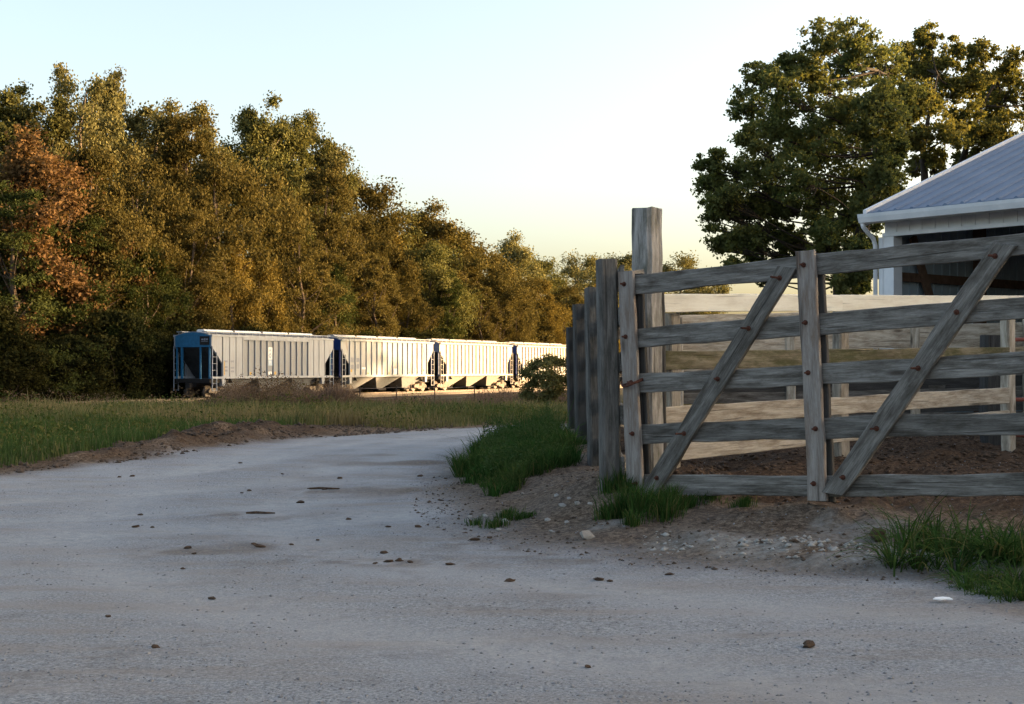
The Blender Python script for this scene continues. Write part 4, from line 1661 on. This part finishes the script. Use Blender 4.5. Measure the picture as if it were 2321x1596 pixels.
# unseen tree belt added beyond the barn to block low sun from yard and train
for n in range(66):
    y = -20 + n * 2.2
    x = 54 + (n % 3) * 4.5 + rt.uniform(-1.2, 1.2)
    tree('broad', 1 + n % 3, 'leaf_dark', 'bark', (x, y, hz(x, y)), rt.uniform(16.2, 17.2), .95, rt.uniform(0, 6), 'leafy_tree', 'unseen leafy tree added beyond the barn to shade the yard and train', 'tree', 'unseen tree belt added beyond the barn for shade')


# ------------------------------------------------------------------ grass, weeds
def blades(name, X, Y, H, W, dry, mat, rng, bend=.35, lean=None, z=None, seg2=True):
    n = len(X)
    if n == 0:
        return None
    Z = height(X, Y) if z is None else z
    an = rng.uniform(0, 2 * np.pi, n)
    ca, sa = np.cos(an), np.sin(an)
    bl = H * bend * rng.uniform(.2, 1.4, n)
    ba = rng.uniform(0, 2 * np.pi, n)
    bx, by = bl * np.cos(ba), bl * np.sin(ba)
    if lean is not None:
        bx, by = bx + lean[0], by + lean[1]
    V = np.empty((n, 5, 3), np.float32)
    w = W * .5
    V[:, 0] = np.stack([X - ca * w, Y - sa * w, Z - .02], 1)
    V[:, 1] = np.stack([X + ca * w, Y + sa * w, Z - .02], 1)
    V[:, 2] = np.stack([X + bx * .35 + ca * w * .8, Y + by * .35 + sa * w * .8, Z + H * .6], 1)
    V[:, 3] = np.stack([X + bx * .35 - ca * w * .8, Y + by * .35 - sa * w * .8, Z + H * .6], 1)
    V[:, 4] = np.stack([X + bx, Y + by, Z + H * (1 - .25 * np.minimum(1, bl / (H + 1e-6)))], 1)
    base = np.arange(n)[:, None] * 5
    F3 = np.concatenate([base + np.array([[0, 1, 2]]), base + np.array([[0, 2, 3]]), base + np.array([[3, 2, 4]])]).astype(np.int32)
    me = mesh_np(name, V.reshape(-1, 3), F3, mat)
    at = me.attributes.new('dry', 'FLOAT', 'POINT')
    at.data.foreach_set('value', np.repeat(np.clip(np.where(rng.rand(n) < .06, 1.0, dry), 0, 1), 5).astype(np.float32))
    return link(name, me)


rg_ = np.random.RandomState(5)


def verge_sample(n, x0, x1, y0, y1):
    X = rg_.uniform(x0, x1, n)
    Y = rg_.uniform(y0, y1, n)
    inside = np.abs(X / Y) < .40
    X, Y = X[inside], Y[inside]
    d = sd_poly(X, Y, VERGE)
    db_ = sd_poly(X, Y, BANK)
    win = smooth(-5.9, -5.1, X) * (1 - smooth(-3.2, -2.0, X))
    lim = .35 + win * 1.5 + (fbm(X, Y, 1.0, 81) - .5) * 1.1
    k = (d > lim) & (db_ < -.1) & (fbm(X, Y, .9, 83) > .30 + .08 * rg_.rand(len(X)))
    return X[k], Y[k], d[k]


parts = []
for (n, x0, x1, y0, y1, h, w) in ((110000, -14, 3, 13, 27, .26, .012), (120000, -20, 4, 25, 42, .27, .016), (90000, -32, 6, 40, 62, .26, .028), (60000, -42, 14, 58, 90, .28, .045)):
    X, Y, d = verge_sample(n, x0, x1, y0, y1)
    pn = fbm(X, Y, 5.0, 91)
    pn2 = fbm(X, Y, 1.4, 93)
    hh = h * (.25 + 1.5 * pn2 ** 1.3 + .5 * (rg_.rand(len(X)) < .07)) * rg_.uniform(.5, 1.3, len(X)) * smooth(-.1, 1.3, d) * (.8 + .6 * pn)
    hh = np.maximum(hh, .05)
    dry = smooth(.44, .72, pn * .6 + pn2 * .25 + .15 * rg_.rand(len(X)) + .30 * smooth(38, 60, Y) + .12 * smooth(-2, 3, X) * smooth(28, 36, Y))
    parts.append((X, Y, hh, np.full(len(X), w) * rg_.uniform(.6, 1.4, len(X)), dry))
X, Y, hh, ww, dry = [np.concatenate([p[k] for p in parts]) for k in range(5)]
o = blades('grass', X, Y, hh, ww, dry, M['grass'], rg_)
tag(o, 'green and straw-coloured grass on the far side of the gravel road', 'grass', kind='stuff')

# grass on the mound beside the fence
n = 52000
X = rg_.uniform(-.85, 1.0, n)
Y = rg_.uniform(12.2, 22.5, n)
d = sd_poly(X, Y, BANK)
cx = -.15 + .06 * (Y - 13)
mask = (fbm(X, Y, .35, 109) > .40) & (d > .28 + .7 * (fbm(X, Y, .6, 101) - .5)) & (X < .62 + .1 * fbm(X, Y, .5, 103)) & (Y > 12.5 + 1.9 * smooth(-.5, .8, X) + (fbm(X, Y, .5, 104) - .5) * 1.0)
X, Y = X[mask], Y[mask]
hg = (.14 + .09 * smooth(13, 16, Y)) * (.15 + 1.7 * fbm(X, Y, .45, 105) ** 1.3) * rg_.uniform(.4, 1.3, len(X)) * (1 + .8 * (rg_.rand(len(X)) < .04))
o = blades('grass', X, Y, hg, rg_.uniform(.007, .014, len(X)), smooth(.35, .75, fbm(X, Y, .6, 106)) * .6 * rg_.rand(len(X)), M['grass_lush'], rg_, .9)
tag(o, 'thick dark green grass on the mound beside the fence', 'grass', kind='stuff')


def tuft(cx, cy, rx, ry, n, h, w, label, bend=.5, seed=0, spread=.0, dry=.12, sub=9):
    """a tuft grown from several crowns, blades arching outwards from each"""
    r_ = np.random.RandomState(seed)
    a0 = r_.uniform(0, 2 * np.pi, sub)
    q0 = np.sqrt(r_.rand(sub)) * .85
    sx, sy = cx + rx * q0 * np.cos(a0), cy + ry * q0 * np.sin(a0)
    sh = r_.uniform(.45, 1.15, sub) * (1.1 - .5 * q0)
    sr = r_.uniform(.16, .40, sub) * min(rx, ry)
    k = r_.randint(0, sub, n)
    a = r_.uniform(0, 2 * np.pi, n)
    q = np.abs(r_.normal(size=n)) * .6
    X = sx[k] + sr[k] * q * np.cos(a)
    Y = sy[k] + sr[k] * q * np.sin(a)
    H = h * sh[k] * r_.uniform(.35, 1.25, n)
    ln = H * r_.uniform(.3, 1.0, n) * (.4 + spread)
    lean = (ln * np.cos(a), ln * np.sin(a))
    o = blades('grass_tuft', X, Y, H, w * r_.uniform(.6, 1.4, n), np.where(r_.rand(n) < .10, 1.0, dry * r_.rand(n) * 2), M['grass_lush'], r_, bend * .6, lean)
    tag(o, label, 'grass tuft')
    return o


def arch_clump(crowns, label, w, seed, cat='grass tuft'):
    """long blades that rise from each crown and droop at the tip; crowns: (x, y, blades, length)"""
    r_ = np.random.RandomState(seed)
    VV_, FF_, dd_ = [], [], []
    S_ = 6
    b0 = 0
    for (cx, cy, n, L0) in crowns:
        for _ in range(n):
            a = r_.uniform(0, 2 * math.pi)
            q = abs(r_.normal()) * .05
            x, y = cx + q * math.cos(a), cy + q * math.sin(a)
            z = hz(x, y) - .01
            L = L0 * r_.uniform(.35, 1.2)
            el = r_.uniform(.75, 1.5)
            droop = r_.uniform(.25, 1.15)
            ww = w * r_.uniform(.6, 1.3)
            px, py = -math.sin(a) * ww * .5, math.cos(a) * ww * .5
            for k in range(S_ + 1):
                t = k / S_
                hd = L * t * math.cos(el) + L * .35 * droop * t * t
                hz_ = L * t * math.sin(el) - L * .62 * droop * t ** 2.3
                f = (1 - t ** 2.2) * .96 + .04
                VV_.append((x + hd * math.cos(a) + px * f, y + hd * math.sin(a) + py * f, z + hz_))
                VV_.append((x + hd * math.cos(a) - px * f, y + hd * math.sin(a) - py * f, z + hz_ + .002))
            for k in range(S_):
                j = b0 + 2 * k
                FF_.append((j, j + 1, j + 3, j + 2))
            b0 += 2 * (S_ + 1)
            dd_ += [r_.rand() * .35 if r_.rand() > .1 else 1.0] * (2 * (S_ + 1))
    me = mesh_np('grass_tuft', np.array(VV_), np.array(FF_), M['grass_lush'])
    at = me.attributes.new('dry', 'FLOAT', 'POINT')
    at.data.foreach_set('value', np.array(dd_, dtype=np.float32))
    return tag(link('grass_tuft', me), label, cat)


g = Gp(1440, 1185)
tuft(g.x, g.y + .15, .34, .35, 1500, .22, .007, 'dense dark tuft of grass at the foot of the latch end of the gate', .5, 1, .2)
g = Gp(1590, 1160)
tuft(g.x, g.y + .1, .50, .32, 2800, .19, .006, 'low dark grass patch under the bottom rail left of the first brace', .5, 2, .1)
g = Gp(1405, 1110)
tuft(g.x, g.y, .16, .3, 500, .22, .007, 'sparse grass between the nearest fence post and the gate', .4, 3)
g = Gp(1145, 1180)
tuft(g.x, g.y, .30, .35, 900, .09, .006, 'small weedy patch with pale stones at the tip of the dirt bank', .6, 4)
rc_ = random.Random(8)
cr_ = []
for dx, dy in ((2040, 1262), (2075, 1285), (2100, 1250), (2125, 1290), (2150, 1262), (2170, 1300), (2180, 1240), (2200, 1275), (2225, 1250), (2245, 1290), (2260, 1262), (2120, 1240), (2060, 1240), (2025, 1285)):
    g = Gp(dx, dy)
    cr_.append((g.x, g.y, rc_.choice((25, 40, 60)), rc_.uniform(.30, .56)))
arch_clump(cr_, 'long-bladed arching grass clump on the gravel below the gate', .011, 5)
cr_ = []
for dx, dy in ((2215, 1345), (2245, 1350), (2275, 1340), (2300, 1350), (2235, 1325), (2265, 1322), (2295, 1325), (2315, 1335), (2190, 1335), (2285, 1362), (2320, 1360)):
    g = Gp(dx, dy)
    cr_.append((g.x, g.y, rc_.choice((40, 70, 100)), rc_.uniform(.12, .26)))
arch_clump(cr_, 'short bright green grass clump at the lower corner by the frame edge', .007, 6)
cr_ = []
for dx, dy in ((2285, 1265), (2300, 1280), (2320, 1262), (2335, 1280), (2310, 1245), (2350, 1265)):
    g = Gp(dx, dy)
    cr_.append((g.x, g.y, 80, rc_.uniform(.2, .34)))
arch_clump(cr_, 'arching grass clump against the frame edge below the gate', .010, 7)
g = Gp(1330, 1010)
tuft(g.x - .02, g.y, .25, .5, 900, .22, .008, 'grey-green weeds at the foot of the second fence post', .5, 8)

# leafy weeds mixed through the verge and over the mound
M['weed_leaf'] = leaf_mat('weed_leaves', (.030, .055, .016), (.065, .095, .030), (.15, .14, .055), .3, 1.0)
M['mound_leaf'] = leaf_mat('mound_weed_leaves', (.013, .036, .012), (.032, .070, .024), (.065, .095, .038), .3, 1.0)
M['dry_leaf'] = leaf_mat('dry_weed_leaves', (.075, .050, .034), (.135, .095, .068), (.21, .16, .115), .2, 1.0)


def fluff(name, X, Y, top, size, mat, label, low=.25):
    z = height(X, Y) + top * (low + (1 - low) * rg_.rand(len(X)) ** .8)
    C = np.stack([X, Y, z], 1)
    o = link(name, leaves_mesh(name, C, size, M[mat], rg_, .2))
    tag(o, label, 'weeds', kind='stuff')


n = 60000
X = rg_.uniform(-14, 2, n)
Y = rg_.uniform(13, 34, n)
d = sd_poly(X, Y, VERGE)
win = smooth(-5.9, -5.1, X) * (1 - smooth(-3.4, -2.4, X))
cl_ = fbm(X, Y, 1.3, 161)
k = (d > .35 + 1.6 * win) & (cl_ > .44) & (np.abs(X / Y) < .4) & (sd_poly(X, Y, BANK) < -.2)
X, Y, cl_ = X[k], Y[k], cl_[k]
fluff('weeds', X, Y, .12 + 1.5 * np.maximum(0, cl_ - .40) * (.5 + fbm(X, Y, .4, 162)), .045, 'weed_leaf', 'leafy green weeds growing through the grass along the road', .15)
n = 50000
X = rg_.uniform(-.8, .9, n)
Y = rg_.uniform(12.6, 22.5, n)
d = sd_poly(X, Y, BANK)
cl_ = fbm(X, Y, .7, 163)
k = (d > .4 + .6 * (fbm(X, Y, .6, 101) - .5)) & (cl_ > .40) & (X < .6) & (Y > 12.9 + 1.9 * smooth(-.5, .8, X))
X, Y, cl_ = X[k], Y[k], cl_[k]
fluff('weeds', X, Y, (.10 + 1.1 * np.maximum(0, cl_ - .36)) * smooth(12, 15.5, Y) * .8, 0.026, 'mound_leaf', 'leafy weeds over the grassy mound beside the fence', .1)
n = 42000
U = rg_.uniform(440, 850, n)
D = rg_.uniform(78, 90, n)
X = (U * K - 512) / F * D
cl_ = fbm(X, D, 1.7, 133)
ed = np.minimum(smooth(440, 540, U), 1 - smooth(740, 850, U))
k = cl_ > .38
X, D, cl_, ed = X[k], D[k], cl_[k], ed[k]
fluff('weeds', X, D, (.3 + 4.6 * np.maximum(0, cl_ - .34)) * (.25 + .75 * ed), .085, 'dry_leaf', 'brown seeding weeds in front of the first hopper car', .05)
n = 30000
U = rg_.uniform(-20, 1330, n)
D = rg_.uniform(50, 88, n)
X = (U * K - 512) / F * D
cl_ = fbm(X, D, 3.0, 171)
k = cl_ > .5
X, D, cl_ = X[k], D[k], cl_[k]
fluff('weeds', X, D, .2 + 2.6 * (cl_ - .48), .08, 'dry_leaf', 'straw-brown weeds in patches between grass and railway', .05)

# dry brown weeds between road and train
parts = []
for (dx0, dx1, D0, D1, n, h) in ((480, 830, 80, 90, 22000, 2.1), (800, 1210, 82, 92, 14000, .75), (930, 1300, 58, 76, 9000, .55), (200, 500, 62, 74, 9000, .75), (-20, 220, 50, 64, 9000, .8), (1050, 1330, 84, 104, 8000, 1.3)):
    U = rg_.uniform(dx0, dx1, n)
    D = rg_.uniform(D0, D1, n)
    X = (U * K - 512) / F * D
    q = (fbm(X, D, 2.2, 131) > .40)
    U, D, X = U[q], D[q], X[q]
    ed = np.minimum(smooth(dx0, dx0 + 70, U), 1 - smooth(dx1 - 70, dx1, U))
    H = h * (.12 + 1.25 * fbm(X, D, 1.6, 133) ** 1.4) * rg_.uniform(.4, 1.2, len(X)) * (.35 + .65 * ed)
    parts.append((X, D, H, rg_.uniform(.02, .045, len(X)), rg_.rand(len(X))))
X, Y, hh, ww, dry = [np.concatenate([p[k] for p in parts]) for k in range(5)]
o = blades('dry_weeds', X, Y, hh, ww, dry, M['weeds'], rg_, .8)
tag(o, 'brown dried weeds standing in front of the train', 'weeds', kind='stuff')

# low wire fence by the track
wf = empty('wire_fence', (-3, 84, -1.1))
tag(wf, 'thin low wire fence in the weeds before the second hopper car', 'fence')
prev = None
for dx in (740, 815, 898, 985, 1075):
    D = 82 + (dx - 740) / 335 * 12
    q = P(dx, 900, D)
    g = hz(q.x, q.y)
    mb = MB()
    mb.tube([(q.x + 3, q.y - 84, g + 1.1 - .2), (q.x + 3.02, q.y - 84, g + 1.1 + 1.25)], [.04, .035], 6)
    mb.build('post', M['tie'], wf)
    cur = Vector((q.x + 3, q.y - 84, g + 1.1))
    if prev is not None:
        for zz in (.45, .8, 1.12):
            mb = MB()
            m_ = (prev + cur) / 2 + Vector((0, 0, zz - .04))
            mb.tube([prev + Vector((0, 0, zz)), m_, cur + Vector((0, 0, zz))], [.012] * 3, 5)
            mb.build('wire', M['steel'], wf)
    prev = cur


# ------------------------------------------------------------------ loose things on the road and bank
def lump_mesh(name, mat, seed, flat=.5, n=2):
    r_ = random.Random(seed)
    import bmesh
    bm = bmesh.new()
    bmesh.ops.create_icosphere(bm, subdivisions=n, radius=1.0)
    for v in bm.verts:
        k = 1 + r_.uniform(-.38, .38)
        v.co = Vector((v.co.x * k, v.co.y * k * r_.uniform(.9, 1.1), v.co.z * k * flat))
    me = bpy.data.meshes.new(name)
    bm.to_mesh(me)
    bm.free()
    me.materials.append(mat)
    return me


clods = [lump_mesh('dung_clod', M['clod'], s, .5) for s in (1, 2, 3)]
stones = [lump_mesh('stone', M['stone'], s, .6, 1) for s in (4, 5, 6)]
rl = random.Random(3)
CL_G = 'dung clods scattered on the road'
CL_L = 'small dark brown clod of dried dung on the pale gravel road'
for n, (dx, dy, r) in enumerate(((318, 1168, .045), (308, 1195, .05), (345, 1196, .03), (565, 1113, .045), (548, 1118, .03), (680, 1140, .06), (790, 1178, .045), (880, 1195, .04), (952, 1080, .05), (425, 1243, .045), (440, 1256, .04),
                                 (590, 1240, .06), (575, 1234, .04), (480, 1358, .035), (352, 1468, .04), (1155, 1318, .045), (1357, 1315, .05), (1383, 1318, .03), (1518, 1303, .045), (1020, 1280, .045), (870, 1254, .045), (1333, 1513, .03),
                                 (245, 1398, .03), (948, 1195, .05), (720, 1225, .03), (1010, 1085, .04), (660, 1235, .03), (735, 1110, .05), (700, 1108, .03), (930, 1275, .04), (905, 1272, .05), (880, 1274, .045), (850, 1278, .03),
                                 (640, 1075, .04), (545, 1050, .04), (300, 1080, .05), (270, 1082, .04), (770, 1085, .06), (1000, 1135, .045), (415, 1290, .03), (1110, 1220, .05), (1075, 1225, .06), (1800, 1228, .05), (1900, 1262, .03))):
    g = Gp(dx, dy)
    r *= .46
    o = link('dung_clod', clods[n % 3], None, (g.x, g.y, g.z + r * .25), (rl.uniform(-.2, .2), rl.uniform(-.2, .2), rl.uniform(0, 6.28)))
    o.scale = (r * rl.uniform(.9, 1.6), r * rl.uniform(.8, 1.2), r * rl.uniform(.7, 1.1))
    tag(o, CL_L, 'clod', CL_G)
g = Gp(1833, 1466)
o = link('dung_clod', clods[0], None, (g.x, g.y, g.z + .01), (0, 0, 1))
o.scale = (.03, .024, .03)
tag(o, 'single dark clod alone on bare gravel below the gate', 'clod')
g = Gp(1990, 1229)
o = link('dirt_ball', clods[1], None, (g.x, g.y, g.z + .035), (0, 0, 2))
o.scale = (.05, .05, .085)
tag(o, 'round brown ball of dirt on the pale ridge left of the long-bladed grass', 'clod')
st_l = 'pale limestone pebble lying on the brown dirt bank'
for n, (dx, dy, r) in enumerate(((1100, 1170, .04), (1145, 1182, .055), (1130, 1202, .035), (1240, 1180, .05), (1285, 1185, .035), (1310, 1140, .05), (1260, 1125, .04), (1360, 1090, .05), (1400, 1090, .03), (1215, 1065, .035), (1290, 1130, .03),
                                 (1065, 1172, .03), (1340, 1112, .04), (1390, 1070, .045), (1275, 1148, .06), (1250, 1205, .03), (1185, 1120, .03), (1160, 1090, .025))):
    g = Gp(dx, dy)
    r *= .6
    o = link('stone', stones[n % 3], None, (g.x, g.y, g.z + r * .2), (rl.uniform(-.4, .4), rl.uniform(-.4, .4), rl.uniform(0, 6.28)))
    o.scale = (r * rl.uniform(.9, 1.5), r, r * rl.uniform(.7, 1.1))
    tag(o, st_l, 'stone', 'pale stones on the dirt bank')
g = Gp(1328, 1222)
o = link('stone', stones[1], None, (g.x, g.y, g.z + .03), (.3, .5, .4))
o.scale = (.075, .04, .055)
tag(o, 'largest angular pale stone at the foot of the dirt bank', 'stone')
g = Gp(2135, 1365)
mb = MB()
pp = [(-.05, -.012), (-.015, -.026), (.018, -.014), (.05, -.02), (.042, .012), (.008, .024), (-.03, .012)]
mb.prism(pp, lambda a, b, t: (a, b, t + .10 * (b + .05) + .7 * b * a), .004, .010)
tag(mb.build('paper_scrap', M['paper'], None, (g.x, g.y, g.z + .008)), 'scrap of white paper on the gravel beside the grass clump', 'litter')
for (dx, dy, ln, lab) in ((590, 1166, .24, 'flat brown stick lying across the road'), (735, 1110, .30, 'thin curved twig on the road beside dung clods')):
    g = Gp(dx, dy)
    mb = MB()
    mb.tube([(-ln / 2, .0, .012), (-ln * .15, .015, .016), (ln * .2, -.01, .014), (ln / 2, .02, .010)], [.009, .012, .010, .006], 6)
    tag(mb.build('stick', M['clod'], None, (g.x, g.y, g.z)), lab, 'stick')


def octa_scatter(name, X, Y, S, mat, label, flat=.6, lift=.15):
    n = len(X)
    r_ = np.random.RandomState(n)
    Z = height(X, Y) + S * lift
    dirs = np.array([[1, 0, 0], [0, 1, 0], [-1, 0, 0], [0, -1, 0], [0, 0, 1], [0, 0, -1]], float)
    j = dirs[None] * r_.uniform(.6, 1.3, (n, 6, 1)) + r_.normal(size=(n, 6, 3)) * .16
    an = r_.uniform(0, 6.28, n)
    c, s = np.cos(an)[:, None], np.sin(an)[:, None]
    jx = j[..., 0] * c - j[..., 1] * s
    jy = j[..., 0] * s + j[..., 1] * c
    V = np.stack([X[:, None] + jx * S[:, None], Y[:, None] + jy * S[:, None], Z[:, None] + j[..., 2] * S[:, None] * flat], -1)
    t = np.array([[0, 1, 4], [1, 2, 4], [2, 3, 4], [3, 0, 4], [1, 0, 5], [2, 1, 5], [3, 2, 5], [0, 3, 5]])
    Fq = (np.arange(n)[:, None, None] * 6 + t[None]).reshape(-1, 3)
    o = link(name, mesh_np(name, V.reshape(-1, 3), Fq, mat))
    tag(o, label, 'gravel' if 'gravel' in name else 'dirt', kind='stuff')
    return o


n = 10000
Y = 5.2 + 14 * rg_.rand(n) ** 1.5
X = rg_.uniform(-.38, .38, n) * Y
k = (sd_poly(X, Y, VERGE) < -.2) & (fbm(X, Y, .8, 141) > .40) & (rg_.rand(n) > .85 * wheel_tracks(X, Y))
X, Y = X[k], Y[k]
_e = rg_.uniform(-1, 1, 3500)
_q = rg_.randint(0, len(BANK) - 6, 3500)
_t = rg_.rand(3500)
_bx = np.array([p[0] for p in BANK])
_by = np.array([p[1] for p in BANK])
X = np.concatenate([X, _bx[_q + 3] * (1 - _t) + _bx[_q + 4] * _t + _e * .22 - .1])
Y = np.concatenate([Y, _by[_q + 3] * (1 - _t) + _by[_q + 4] * _t + rg_.uniform(-.45, .15, 3500)])
octa_scatter('gravel', X, Y, .003 + .008 * rg_.rand(len(X)) ** 3, M['gravel_stone'], 'loose pale gravel strewn over the road')
n = 6000
Y = rg_.uniform(8, 16, n)
X = rg_.uniform(-.9, 4.2, n)
dd = sd_poly(X, Y, BANK)
k = (dd > -.35) & (dd < 1.6)
X, Y = X[k], Y[k]
octa_scatter('dirt_crumbs', X, Y, .004 + .016 * rg_.rand(len(X)) ** 4, M['dirtlump'], 'brown crumbs of earth on the bank under the gate')
n = 2600
Y = rg_.uniform(8.2, 10.5, n)
X = rg_.uniform(.9, 3.2, n)
dd = sd_poly(X, Y, BANK)
k = (np.abs(dd - .36) < .3 * rg_.rand(n) + .05) & (fbm(X, Y, .3, 145) > .36)
X, Y = X[k], Y[k]
octa_scatter('gravel', X, Y, .006 + .03 * rg_.rand(len(X)) ** 3, M['stone'], 'crushed pale stone on the ridge below the gate', .6, .05)
n = 16000
X = rg_.uniform(-8.5, -.5, n)
Y = rg_.uniform(14, 30, n)
dd = sd_poly(X, Y, VERGE)
k = (dd > -.15) & (dd < 2.2) & (fbm(X, Y, .7, 151) > .40)
X, Y = X[k], Y[k]
octa_scatter('dirt_crumbs', X, Y, .010 + .045 * rg_.rand(len(X)) ** 4, M['dirtlump'], 'heaped brown dirt lumps along the far edge of the road')
n = 5000
Y = rg_.uniform(10.5, 19, n)
X = rg_.uniform(1.0, 6.5, n)
_a, _b, _c, pm = ground_masks(X, Y)
k = pm > .6
X, Y = X[k], Y[k]
octa_scatter('dirt_crumbs', X, Y, .01 + .035 * rg_.rand(len(X)) ** 2.5, M['clod'], 'dark trampled manure crumbs on the pen floor')
